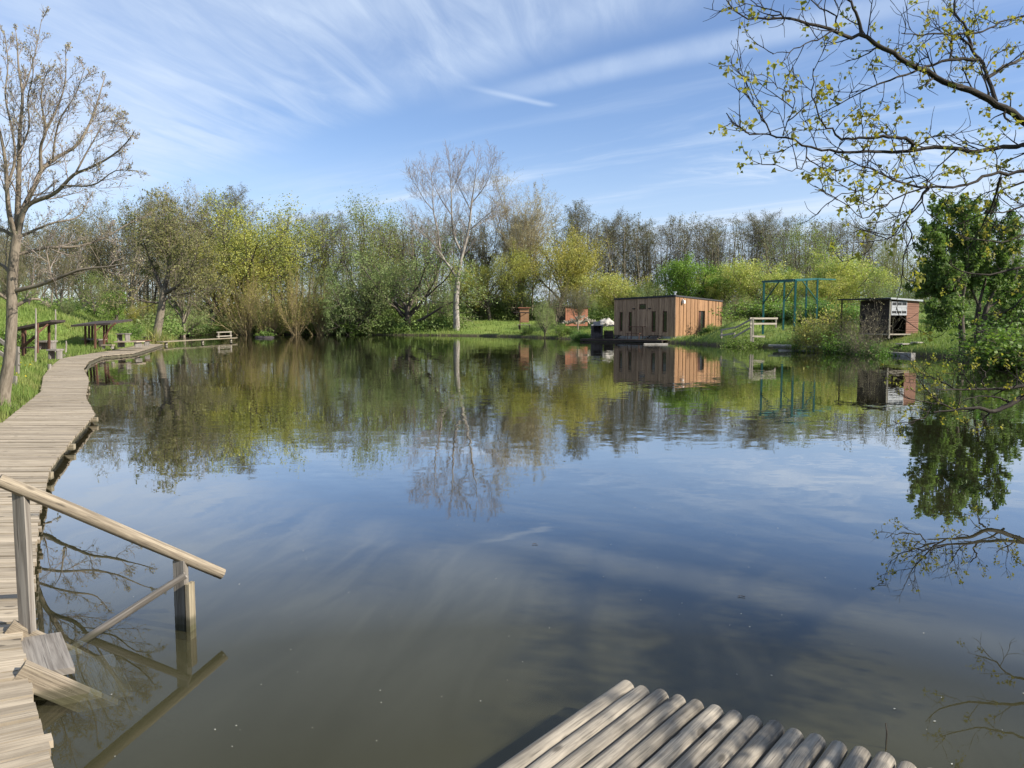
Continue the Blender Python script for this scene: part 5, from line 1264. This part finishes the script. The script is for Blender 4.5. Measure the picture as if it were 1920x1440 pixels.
# ---- white-barked poplar on the far shore
D = 95.5
tw = [dict(ang=.6, av=.18, abs=2.7, len=.3, t0=.12, shape='flat', kids=10, rr=.3, tip=.3, rmin=.012),
      dict(n=6, k=4, wob=.08, trop=.09, tip=.3, kids=10, t0=.1, ang=.6, len=.5, shape='cone', rr=.42, rmin=.011),
      dict(n=3, k=3, wob=.12, trop=.08, tip=.4, kids=4, t0=.1, ang=.6, len=.6, rr=.55, leaf=0, lsp=.05, lt=.4, rmin=.009),
      dict(n=2, k=3, wob=.12, trop=.05, tip=.5, kids=0, leaf=1, lsp=.05)]
tp = Traced(tw, 17); trk = MB(); base = at(856, 622, D); base[2] = gz(base[0], D)
TR = spline([base + V(0, 0, -.3), at(856, 610, D), at(855, 574, D), at(858, 521, D)], 14)
trk.tubes(TR[None], np.linspace(.42, .3, 14)[None], 12)
Lm = tp.limb
Lm([(857, 523), (844, 502), (829, 481), (821, 434), (813, 397), (811, 362), (808, 323)], D, D - 1.5, 0.174, .018, 20, 24)
Lm([(858, 523), (866, 481), (876, 444), (881, 413), (884, 381), (889, 349), (895, 296)], D, D + 1.2, 0.236, .018, 20, 24)
Lm([(866, 476), (852, 444), (847, 402), (846, 357), (842, 296)], D + .4, D + .2, 0.161, .018, 16, 24)
Lm([(881, 430), (908, 415), (945, 397)], D + .8, D + 2.5, 0.074, .018, 9, 9)
Lm([(880, 432), (905, 410), (930, 390)], D + .8, D - 1.5, 0.062, .018, 9, 9)
Lm([(829, 481), (813, 457), (786, 431), (765, 405)], D - .6, D - 2, 0.099, .018, 10, 14)
Lm([(846, 402), (826, 372), (815, 350), (800, 320)], D + .2, D + 2, 0.074, .018, 10, 14)
Lm([(850, 436), (862, 405), (868, 396)], D + .3, D - 1, 0.056, .018, 7, 7)
Lm([(883, 395), (868, 365), (858, 345), (850, 320)], D + 1, D + 2.6, 0.074, .018, 9, 12)
Lm([(885, 380), (905, 355), (918, 330), (925, 305)], D + 1, D - .5, 0.074, .018, 9, 14)
Lm([(813, 395), (796, 375), (782, 350), (772, 335)], D - 1, D - 2.6, 0.062, .018, 9, 14)
Lm([(845, 360), (860, 330), (866, 305)], D + .2, D + 1.4, 0.056, .018, 8, 10)
A, B = tp.g.mesh(0)
o = empty('white_poplar', base, 'tall leafless poplar with pale white forked trunk on the far shore', 'tree')
trk.build('trunk', M['bark_white'], o, smooth=True); tp.limbs.build('limb', M['bark_white'], o, smooth=True); B.build('branches', M['twig_mauve'], o, smooth=True)
b = MB(); leaves_into(b, tp.g.lf[::6], .06, np.random.default_rng(2), 1.3); b.build('crown', M['l_bud'], o)

# ---- leaning tree by the far end of the boardwalk
D = 61
tw = [dict(ang=.75, av=.2, abs=2.2, len=.3, t0=.12, shape='flat', kids=8, rr=.42, tip=.3, rmin=.012),
      dict(n=6, k=4, wob=.15, trop=.03, tip=.3, kids=8, t0=.15, ang=.7, len=.48, shape='dome', rr=.5),
      dict(n=4, k=3, wob=.18, trop=.02, tip=.4, kids=4, t0=.1, ang=.7, len=.5, rr=.6, leaf=3, lsp=.1, lt=.2, rmin=.011),
      dict(n=2, k=3, wob=.18, trop=.02, tip=.5, kids=0, leaf=3, lsp=.1)]
tq = Traced(tw, 27); trk = MB(); base = at(292, 637, D); base[2] = gz(base[0], D)
TR = spline([base + V(0, 0, -.2), at(293, 632, D), at(299, 600, D), at(305, 560, D), at(308, 540, D)], 14)
trk.tubes(TR[None], np.linspace(.36, .24, 14)[None], 12); Lm = tq.limb
Lm([(308, 542), (316, 510), (318, 470), (312, 430), (316, 405)], D, D + .6, .2, .02, 16, 16)
Lm([(306, 552), (335, 535), (360, 500), (372, 460)], D, D - 1.5, .16, .02, 14, 14)
Lm([(307, 548), (290, 510), (275, 470), (262, 430)], D, D + 1.5, .15, .02, 14, 14)
Lm([(304, 565), (335, 552), (365, 548), (392, 540)], D, D + .5, .1, .02, 12, 10)
Lm([(303, 568), (275, 566), (250, 560), (225, 552)], D, D - 1, .1, .02, 12, 10)
Lm([(316, 510), (340, 480), (345, 440)], D + .3, D + 2, .1, .02, 10, 10)
Lm([(318, 480), (300, 450), (290, 415)], D + .3, D - 1.8, .1, .02, 10, 10)
A, B = tq.g.mesh(0)
o = empty('leaning_tree', base, 'dark leaning tree with sparse olive leaves at the far end of the boardwalk', 'tree')
trk.build('trunk', M['bark_mid'], o, smooth=True); tq.limbs.build('limb', M['bark_dark'], o, smooth=True); B.build('branches', M['bark_mid'], o, smooth=True)
b = MB(); leaves_into(b, tq.g.lf, .12, np.random.default_rng(2), 1.3); b.build('crown', M['l_olive'], o)

# ---- dark willow on the right bank
D = 34.5
tw = [dict(ang=.6, av=.2, abs=1.05, len=.3, t0=.1, shape='flat', kids=8, rr=.42, tip=.3, rmin=.008),
      dict(n=6, k=4, wob=.1, trop=.09, tip=.3, kids=9, t0=.1, ang=.55, len=.5, shape='cone', rr=.5),
      dict(n=4, k=3, wob=.12, trop=.05, tip=.4, kids=3, t0=.1, ang=.6, len=.5, rr=.6, leaf=7, lsp=.05, lt=.05, rmin=.006),
      dict(n=2, k=3, wob=.14, trop=.04, tip=.5, kids=0, leaf=4, lsp=.05, lt=0)]
td = Traced(tw, 37); Lm = td.limb; trk = MB(); base = at(1805, 660, D); base[2] = gz(base[0], D)
for px0, dD, px1, yt in ((1806, 0, 1803, 560), (1833, .8, 1836, 570), (1842, .4, 1850, 575)):
    b0 = at(px0, 640, D + dD); b0[2] = gz(b0[0], D + dD)
    TR = spline([b0 + V(0, 0, -.25), b0 + V(0, 0, .2), at((px0 + px1) / 2 - 2, (630 + yt) / 2, D + dD), at(px1, yt, D + dD)], 10); trk.tubes(TR[None], np.linspace(.17, .1, 10)[None], 9)
for pts, d0, d1, r in ((((1803, 562), (1790, 500), (1775, 440), (1765, 405)), 0, .6, .08), (((1804, 562), (1815, 490), (1810, 430), (1805, 400)), 0, -.6, .08), (((1803, 565), (1782, 530), (1762, 490), (1748, 450)), 0, -1, .07),
                    (((1803, 570), (1785, 558), (1765, 548), (1748, 540)), 0, .5, .06), (((1836, 570), (1850, 510), (1845, 450), (1850, 405)), .8, 1.4, .07), (((1850, 575), (1875, 520), (1885, 470), (1890, 430)), .4, -.4, .07),
                    (((1850, 578), (1880, 560), (1905, 540), (1930, 530)), .4, 1, .06), (((1806, 600), (1790, 590), (1775, 586), (1766, 590)), 0, -.8, .05), (((1838, 580), (1820, 530), (1830, 480), (1825, 430)), .8, 0, .06), (((1842, 590), (1870, 590), (1895, 600), (1910, 610)), .4, -.5, .05),
                    (((1805, 580), (1795, 545), (1775, 520), (1760, 512)), 0, 1.2, .05)):
    Lm(pts, D + d0, D + d1, r, .015, 12, 22)
A, B = td.g.mesh(0)
o = empty('dark_willow', base, 'dark green willow with three dark trunks on the right bank', 'tree')
trk.build('trunk', M['bark_dark'], o, smooth=True); td.limbs.build('limb', M['bark_dark'], o, smooth=True); B.build('branches', M['bark_mid'], o, smooth=True)
b = MB(); leaves_into(b, td.g.lf, .085, np.random.default_rng(2), 1.9, .3); b.build('crown', M['l_dark'], o)

# ---- near maple at the right, its trunk just outside the frame
D = 5.8
tw = [dict(ang=.75, av=.25, abs=.27, len=.3, t0=.05, shape='flat', kids=8, rr=.5, tip=.3, rmin=.0035),
      dict(n=6, k=4, wob=.17, trop=.06, tip=.45, kids=4, t0=.2, ang=.7, len=.55, rr=.65, leaf=1, lsp=.0, lt=.85, rmin=.0025),
      dict(n=5, k=4, wob=.2, trop=.07, tip=.5, kids=0, leaf=1, lsp=.0, lt=.95, rmin=.002)]
tm = Traced(tw, 47); Lm = tm.limb
trunk_top = V(5.9, 4.3, 3.0)
E = lambda px, py, d: at(px, py, d)
def B_(pts, d0, d1, r0, r1, c, **k): return Lm(pts, d0, d1, r0, r1, None, c, 0, 6, wig=.006, **k)
B_([(2020, 285), (1920, 228), (1867, 192), (1787, 160), (1723, 128), (1669, 99), (1615, 67), (1595, 69), (1564, 56), (1506, 41), (1468, 32), (1404, 32), (1375, 16), (1362, 0)], 5.9, 5.0, .031, .003, 22)
B_([(1615, 66), (1608, 22), (1589, 0), (1570, -40)], 5.5, 5.6, .013, .004, 5)
B_([(1564, 57), (1519, 80), (1480, 96), (1449, 102)], 5.3, 5.0, .006, .002, 4)
B_([(1468, 32), (1436, 14), (1391, 6)], 5.1, 5.3, .005, .002, 4)
B_([(1572, 58), (1568, 34), (1520, 0), (1500, -20)], 5.4, 5.5, .006, .003, 3)
B_([(1867, 190), (1851, 144), (1838, 112), (1822, 93)], 5.8, 6.3, .017, .011, 5)
B_([(1838, 112), (1781, 112), (1733, 128), (1691, 141), (1627, 166), (1576, 193), (1557, 185)], 6.0, 5.4, .013, .003, 14)
B_([(1851, 146), (1883, 125), (1920, 109), (1990, 80)], 5.9, 6.5, .014, .012, 6)
B_([(1822, 93), (1800, 72), (1770, 62), (1720, 66), (1690, 62)], 6.2, 5.8, .01, .003, 9)
B_([(1822, 93), (1810, 50), (1790, 20), (1795, -30)], 6.2, 6.5, .012, .005, 8)
B_([(1781, 112), (1790, 70), (1840, 60), (1880, 40), (1925, 30)], 6.0, 6.4, .009, .006, 8)
B_([(2020, 262), (1920, 273), (1883, 276), (1829, 281), (1781, 276), (1714, 281), (1675, 286), (1627, 283), (1564, 283), (1512, 275), (1468, 255), (1445, 251), (1397, 246), (1362, 212)], 5.6, 4.7, .019, .003, 20)
B_([(1709, 281), (1707, 265), (1691, 259), (1647, 256), (1596, 263), (1557, 246), (1538, 220), (1525, 185), (1525, 128)], 5.2, 4.9, .012, .003, 12)
B_([(1445, 251), (1426, 214), (1410, 176), (1397, 150)], 4.9, 5.0, .005, .002, 5)
B_([(1468, 255), (1480, 220), (1493, 188), (1477, 169)], 4.9, 4.7, .004, .002, 4)
B_([(1512, 275), (1509, 303), (1490, 319), (1449, 307)], 5.0, 4.8, .004, .002, 3)
B_([(1714, 281), (1740, 258), (1775, 254), (1773, 264)], 5.2, 5.1, .005, .002, 2)
B_([(2030, 312), (1920, 321), (1857, 329), (1813, 345), (1781, 351), (1736, 351), (1685, 343), (1659, 329), (1611, 308), (1564, 287)], 5.4, 4.8, .015, .003, 16)
B_([(1739, 353), (1707, 402), (1679, 438), (1659, 457)], 5.0, 4.9, .006, .002, 4)
B_([(1730, 353), (1666, 380), (1618, 409), (1583, 374)], 5.0, 4.7, .006, .002, 6)
B_([(1675, 339), (1602, 361), (1564, 366), (1528, 355)], 4.9, 4.7, .004, .002, 4)
B_([(1877, 332), (1864, 377), (1838, 431)], 5.2, 5.3, .01, .003, 6)
B_([(1740, 353), (1735, 330), (1700, 330), (1660, 330)], 5.0, 5.2, .005, .002, 5)
B_([(1745, 345), (1735, 362), (1699, 412), (1665, 446), (1604, 455)], 5.1, 5.0, .006, .002, 3)
B_([(1699, 412), (1708, 430), (1696, 482), (1692, 519), (1683, 559), (1680, 582)], 5.05, 5.1, .0045, .002, 3)
D2 = 8.0
B_([(2020, 490), (1920, 500), (1867, 513), (1805, 510), (1775, 488)], D2, D2 - .4, .02, .004, 7)
B_([(2020, 400), (1920, 440), (1890, 452), (1840, 450), (1800, 440)], D2, D2 - .3, .016, .004, 7)
B_([(1960, 330), (1876, 362), (1857, 406), (1836, 433)], D2 - 1, D2 - 1, .012, .004, 8)
B_([(1960, 540), (1920, 556), (1895, 580), (1860, 590)], D2, D2, .012, .003, 5)
B_([(1980, 380), (1920, 385), (1880, 400), (1850, 395)], D2 - 1, D2 - 1.4, .014, .004, 8)
# low bough just above the water
D3 = 9.2
B_([(2060, 700), (1920, 744), (1895, 757), (1873, 767), (1859, 772), (1840, 766), (1819, 766), (1790, 769), (1750, 773)], D3, D3 - .6, .05, .008, 4)
B_([(2040, 705), (1920, 724), (1877, 730), (1840, 730), (1786, 730), (1757, 730)], D3 + .2, D3 - .2, .035, .006, 5)
B_([(1850, 729), (1840, 713), (1848, 702), (1837, 688)], D3, D3, .013, .006, 2)
B_([(1786, 766), (1761, 753), (1729, 720), (1712, 690)], D3 - .5, D3 - .7, .01, .003, 10)
B_([(1790, 730), (1765, 715), (1742, 706), (1722, 698)], D3 - .1, D3 + .2, .01, .003, 12)
B_([(1765, 757), (1741, 755), (1696, 744), (1678, 730)], D3 - .5, D3 - .7, .009, .003, 5)
B_([(1747, 759), (1738, 778), (1723, 786), (1692, 793), (1671, 789)], D3 - .5, D3 - .8, .008, .003, 6)
B_([(1835, 730), (1815, 715), (1805, 695), (1800, 682)], D3, D3 + .1, .01, .003, 10)
B_([(1900, 728), (1908, 710), (1905, 695)], D3, D3, .01, .003, 5)
B_([(1859, 772), (1845, 785), (1842, 800)], D3 - .2, D3 - .3, .012, .004, 4)
B_([(1895, 757), (1870, 745), (1845, 742), (1810, 748)], D3, D3 - .3, .015, .004, 3)
# trunk and the limbs that carry these boughs, outside the frame
trk = MB(); tb = V(6.6, 4.4, gz(6.6, 4.4) - .3)
TR = spline([tb, tb + V(0, 0, .5), V(6.5, 4.5, 1.5), V(6.3, 4.7, 2.6), V(6.2, 4.7, 3.6), V(6.3, 4.4, 5.2), V(6.1, 4.0, 6.6)], 24)
trk.tubes(TR[None], np.linspace(.24, .06, 24)[None], 14)
for a, c, r0, r1 in ((V(6.3, 4.7, 2.6), E(2020, 285, 5.9), .09, .031), (V(6.35, 4.65, 2.3), E(2020, 262, 5.6), .07, .019), (V(6.4, 4.6, 2.0), E(2030, 312, 5.4), .06, .015), (V(6.4, 4.6, 2.2), E(2020, 490, D2), .07, .02), (V(6.3, 4.7, 2.6), E(2020, 400, D2), .06, .016),
                  (V(6.5, 4.5, 1.3), E(2060, 700, D3), .1, .05), (V(6.5, 4.5, 1.35), E(2040, 705, D3 + .2), .08, .035), (V(6.3, 4.7, 2.8), E(1960, 330, D2 - 1), .05, .012), (V(6.2, 4.7, 3.0), E(1980, 380, D2 - 1), .05, .014), (V(6.35, 4.6, 2.3), E(1960, 540, D2), .05, .012), (V(6.3, 4.7, 2.9), E(1990, 80, 6.5), .05, .012), (V(6.3, 4.7, 2.9), E(1925, 30, 6.4), .04, .006)):
    Lm([a, a * .55 + c * .45 + V(.05, 0, .12), c], 0, 0, r0, r1, 8, 0, 0, 7, True)
for a, c, r0, cc in ((V(6.2, 4.7, 3.6), V(7.6, 3.0, 5.0), .08, 26), (V(6.25, 4.6, 4.0), V(6.2, 2.6, 5.2), .07, 26), (V(6.3, 4.5, 4.6), V(8.0, 5.6, 6.4), .07, 22), (V(6.3, 4.4, 5.0), V(5.2, 3.0, 6.4), .06, 22), (V(6.3, 4.7, 3.2), V(6.4, 1.6, 3.6), .07, 46), (V(6.3, 4.7, 3.0), V(5.4, .9, 3.2), .06, 46), (V(6.4, 4.6, 2.4), V(4.3, .6, 2.5), .05, 46), (V(6.3, 4.7, 3.3), V(7.2, .8, 4.2), .07, 46), (V(6.3, 4.7, 2.7), V(5.6, 2.2, 2.9), .06, 40), (V(6.3, 4.7, 3.6), V(6.2, .2, 4.0), .06, 46), (V(6.4, 4.6, 2.2), V(4.0, 1.5, 2.2), .05, 40), (V(6.4, 4.6, 2.3), V(7.9, 4.3, 2.9), .05, 46), (V(6.4, 4.6, 2.5), V(7.4, 3.2, 3.4), .05, 46), (V(6.2, 4.7, 3.4), V(8.6, 4.4, 4.2), .07, 20), (V(6.3, 4.7, 2.7), V(8.4, 2.6, 3.0), .06, 20)):  # unseen crown limbs, many added to dapple the log jetty with shade
    Lm([a, a * .5 + c * .5 + V(.1, 0, .25), c], 0, 0, r0, .012, 12, cc, 0, 6, True, scale=1.0)
A, B = tm.g.mesh(0)
o = empty('maple_tree', (6.6, 4.4, 0), 'near maple reaching in from the right with dark boughs and tufts of yellow young leaves', 'tree')
trk.build('trunk', M['bark_fg'], o, smooth=True); tm.limbs.build('limb', M['bark_fg'], o, smooth=True); B.build('branches', M['bark_fg'], o, smooth=True)
rng = np.random.default_rng(6); b = MB(); cen = np.array(tm.g.lf); kp = rng.uniform(size=len(cen)); inv = (cen[:, 0] > .67 * cen[:, 1] + .15); cen = cen[np.where(inv, kp < .95, kp < .34)]
def maple_leaves(b, cen, rng, per=8, size=.031, spread=.021):
    c = np.repeat(cen, per, 0) + rng.normal(0, spread, (len(cen) * per, 3)) + V(0, 0, -.012)
    N = len(c); ax = rng.normal(size=(N, 3)); ax[:, 2] -= .7; ax /= np.linalg.norm(ax, axis=1, keepdims=True)
    s2 = np.cross(ax, rng.normal(size=(N, 3))); s2 /= np.linalg.norm(s2, axis=1, keepdims=True); nn = np.cross(ax, s2)
    sz = size * rng.uniform(.5, 1.3, N)[:, None]
    k = [(0, 0, 0), (.25, .55, .12), (.5, .28, .05), (1, 0, 0), (.5, -.28, .05), (.25, -.55, .12)]
    vs = np.stack([c + ax * sz * a + s2 * sz * q_ + nn * sz * h_ for a, q_, h_ in k], 1)
    b.add(vs.reshape(-1, 3), (np.arange(N)[:, None] * 6 + np.array([[0, 1, 2, 3]])).reshape(-1, 4)); s_ = b.n
    b.f.append((np.arange(N)[:, None] * 6 + np.array([[0, 3, 4, 5]])) + s_ - N * 6); b.uv.append(np.zeros((N * 4, 2)))
maple_leaves(b, cen, rng); b.build('crown', M['l_fg'], o)
print('maple tufts', len(cen))

# ------------------------------------------------------------------ bushes on the banks
BU = [('soft0', 1022, 80, 560, .7, 'bright green willow bush right of the roofed table at the water'), ('shrub0', 1060, 78, 605, 1.4, 'low green bush on the bank left of the cabin terrace'),
      ('shrub1', 990, 85, 612, 1.2, 'small bush at the waterline below the roofed table'), ('shrub1', 1093, 72, 618, 1.6, 'dark weedy bush beside the brick barbecue'),
      ('goldbush', 1542, 45.5, 570, .85, 'yellow-green bush spreading left of the hut'), ('bare1', 1630, 40.2, 564, .7, 'bare shrub with upright grey twigs in front of the hut'),
      ('shrub0', 1588, 42.5, 622, 1.2, 'dark weedy bush between the yellow-green bush and the bare shrub'), ('shrub1', 1650, 39.8, 638, 1.3, 'low leafy bush at the foot of the bare shrub'),
      ('shrub1', 1500, 46, 634, 1.3, 'low green bush below the yellow-green bush'),
      ('shrub0', 1330, 60, 606, 1.5, 'low dark green bush before the lit cabin wall'), ('shrub1', 1385, 52, 624, 1.1, 'weedy bush behind the pale stair railing'),
      ('bare0', 1375, 66, 548, .7, 'reddish bare sapling right of the cabin'), ('brush0', 1082, 80.5, 528, 1.0, 'thin bare tree in front of the red shed'), ('brush1', 1043, 84, 530, .8, 'grey bare sapling left of the red shed'),
      ('green1', 1400, 70, 552, 1.4, 'grey-green bush on the mound left of the steel frame'), ('shrub0', 1450, 64, 552, 1.8, 'dark bush on the mound behind the steel frame'), ('shrub1', 1500, 62, 556, 1.8, 'dark green bush behind the right post of the steel frame'),
      ('shrub1', 1545, 58, 560, 1.9, 'shaded green bush behind the yellow-green bush'), ('shrub0', 1590, 56, 566, 1.6, 'shaded bush under the hut canopy'),
      ('shrub0', 1890, 30.2, 615, 1.1, 'dark leafy bush on the bank at the right edge'), ('shrub1', 1925, 28.5, 590, 1.5, 'tall dark bush cut by the right edge of the view'), ('shrub1', 1838, 32.8, 645, .8, 'young leafy bush at the foot of the dark willow'),
      ('shrub0', 1752, 49, 585, 1.2, 'round green bush right of the hut corner'), ('shrub1', 1790, 50, 580, 1.6, 'dark bush in the shade behind the dark willow trunks'), ('shrub0', 1850, 46, 585, 1.8, 'green bush at the back of the lawn right of the willow trunks'),
      ('shrub0', 360, 96, 592, 1.6, 'leafy shrub overhanging the water at the far left corner'), ('shrub1', 660, 99, 588, 1.5, 'round yellow-green shrub at the far waterline'), ('shrub0', 575, 100.5, 598, 1.4, 'pale green shrub at the far waterline left of the round yellow-green shrub'),
      ('shrub1', 815, 98.5, 600, 1.4, 'dark low shrub at the foot of the white poplar'), ('shrub0', 735, 100.5, 600, 1.6, 'brownish low shrub at the far waterline under the forked willow'), ('shrub1', 505, 101.5, 598, 1.5, 'leafy shrub behind the tiny islet'), ('shrub0', 440, 101.5, 600, 1.5, 'dark shrub at the far waterline behind the landing railing'),
      ('shrub1', 20, 33, 600, 1.2, 'leafy bush behind the left post of the slanted shelter'), ('shrub0', 145, 52, 590, 1.4, 'bush on the slope above the level roofed shelter'), ('shrub1', 240, 55, 605, 1.3, 'leafy bush behind the small weathered table')]
for kind, px, D, yt, wd, lab in BU:
    tree_px(kind, px, D, yt, lab, wd, 'bush')

# ------------------------------------------------------------------ grass
def blades(b, P2, h, rng, w=.012, lean=.35, seg=2):
    N = len(P2); z = grid_z(P2); base = np.c_[P2, z - .02]
    hh = h * rng.uniform(.5, 1.4, N); az = rng.uniform(0, 6.28, N); ln = np.abs(rng.normal(0, lean, N)) * hh; fa = rng.uniform(0, 6.28, N)
    dv = np.c_[np.cos(az) * ln, np.sin(az) * ln, np.zeros(N)]; sd = np.c_[np.cos(fa), np.sin(fa), np.zeros(N)] * (w * rng.uniform(.6, 1.4, N))[:, None]
    up = np.c_[np.zeros(N), np.zeros(N), hh]
    m_ = base + dv * .3 + up * .55; tp_ = base + dv + up * .95
    vs = np.stack([base - sd, base + sd, m_ + sd * .7, tp_, m_ - sd * .7], 1).reshape(-1, 3)
    b.add(vs, np.arange(N)[:, None] * 5 + np.array([[0, 1, 2, 4]])); s_ = b.n
    b.f.append(np.arange(N)[:, None] * 5 + np.array([[4, 2, 3]]) + s_ - N * 5); b.uv.append(np.zeros((N * 3, 2)))
rng = np.random.default_rng(21); b = MB()
def scatter(n, x0, x1, y0, y1, d0, d1, h, w, clump=None, keep=None):
    P2 = np.c_[rng.uniform(x0, x1, n), rng.uniform(y0, y1, n)]
    d = shore_dist(P2); ok = (d > d0) & (d < d1)
    if keep is not None: ok &= keep(P2)
    P2 = P2[ok]; blades(b, P2, h, rng, w)
off_walk = lambda P2: P2[:, 0] < np.interp(P2[:, 1], [p[1] for p in Lf[3:]], [p[0] for p in Lf[3:]]) - .03
scatter(120000, -22, -6.5, 8, 24, -.6, 6, .2, .007, keep=off_walk)
scatter(75000, -32, -14, 22, 46, -.6, 10, .26, .013, keep=off_walk)
scatter(30000, -42, -20, 44, 75, .2, 14, .35, .02)
scatter(26000, 18, 30, 28, 46, .15, 9, .16, .014); scatter(16000, 13, 28, 44, 64, .15, 9, .22, .018)
scatter(16000, -12, 14, 66, 106, .1, 14, .28, .022); scatter(9000, -45, -6, 88, 106, .0, 2.5, .55, .03)
scatter(26000, 3, 24, -1, 28, .15, 8, .2, .011)
nb = lambda P2: (P2[:, 0] < -1.2) & (P2[:, 0] < np.interp(P2[:, 1], [-.2, 1.25, 2.4, 4.57, 5.6, 7.8, 11.9], [-.9, -2.3, -3.1, -4.3, -4.9, -6.1, -8]) - .05)
scatter(60000, -16, -1, -5, 8, .05, 9, .2, .007, keep=nb)
scatter(2600, 12, 22, 28, 66, -.05, .5, .35, .02); scatter(2500, -30, -16, 30, 60, -.05, .6, .4, .018, keep=off_walk)
tag(b.build('grass', M['grass']), kind='stuff')
b = MB()      # pale reeds and sedge
for px, D, n, r in ((352, 97, 500, 1.6), (660, 100, 260, 1.2), (300, 58, 250, .8), (430, 101.5, 300, 1.8)):
    c = at(px, 625, D); P2 = np.c_[rng.normal(c[0], r * .6, n), rng.normal(D, .4, n)]; blades(b, P2, 1.3, rng, .03, .4)
P2 = np.c_[rng.uniform(-22, -7, 1500), rng.uniform(9, 30, 1500)]; d = shore_dist(P2); P2 = P2[(d > .15) & (d < 1.2) & off_walk(P2)]; blades(b, P2, .3, rng, .006, .5)
tag(b.build('reeds', M['reed']), kind='stuff')
b = MB()      # dandelions in the near grass
P2 = np.c_[rng.uniform(-16, -8, 900), rng.uniform(12, 26, 900)]; d = shore_dist(P2); P2 = P2[(d > .4) & (d < 4) & off_walk(P2)][:170]
z = ground_z(P2) + rng.uniform(.12, .26, len(P2)); leaves_into(b, np.c_[P2, z], .05, rng, 1, 0, 2)
tag(b.build('meadow_flowers', mat_leaf('dandelion', (.6, .45, .02), (.75, .6, .05))), kind='stuff')
# specks of catkin fluff on the water
b = MB(); rng = np.random.default_rng(14); N = 420
P2 = np.c_[rng.uniform(-3.2, 5.5, N), 2.0 + 8 * rng.uniform(0, 1, N) ** 1.5]; P2 = P2[shore_dist(P2) < -.35]
for x, y in P2:
    s_ = rng.uniform(.0010, .0033) * (1 + .05 * y); a = rng.uniform(0, 3.14); e_ = V(math.cos(a), math.sin(a), 0) * s_ * rng.uniform(1, 2.2); f_ = V(-math.sin(a), math.cos(a), 0) * s_
    c = V(x, y, .003); b.poly([c - e_, c - f_, c + e_, c + f_])
tag(b.build('floating_fluff', M['fluff']), kind='stuff')
for px, py, ln, lab in ((1390, 1118, .022, 'short dark floating twig in the middle of the near water'), (1003, 1020, .02, 'tiny dark floating twig in the open water'), (1655, 1095, .03, 'dark floating twig left of the reflected branches')):
    p = onz(px, py, .006); mb = MB(); mb.tube([p - V(ln, .0, 0), p + V(0, .01, 0), p + V(ln, -.005, 0)], .0022, 5); tag(mb.build('floating_twig', M['bark_dark'], origin=p), lab, 'twig')
p = onz(1662, 1388, 0); mb = MB(); mb.tube([p + V(0, 0, -.1), p + V(.0, 0, .04), p + V(-.006, 0, .075)], [.004, .003, .002], 5); tag(mb.build('reed_stem', M['bark_dark'], origin=p), 'single thin stem sticking out of the water beyond the log jetty', 'stem')
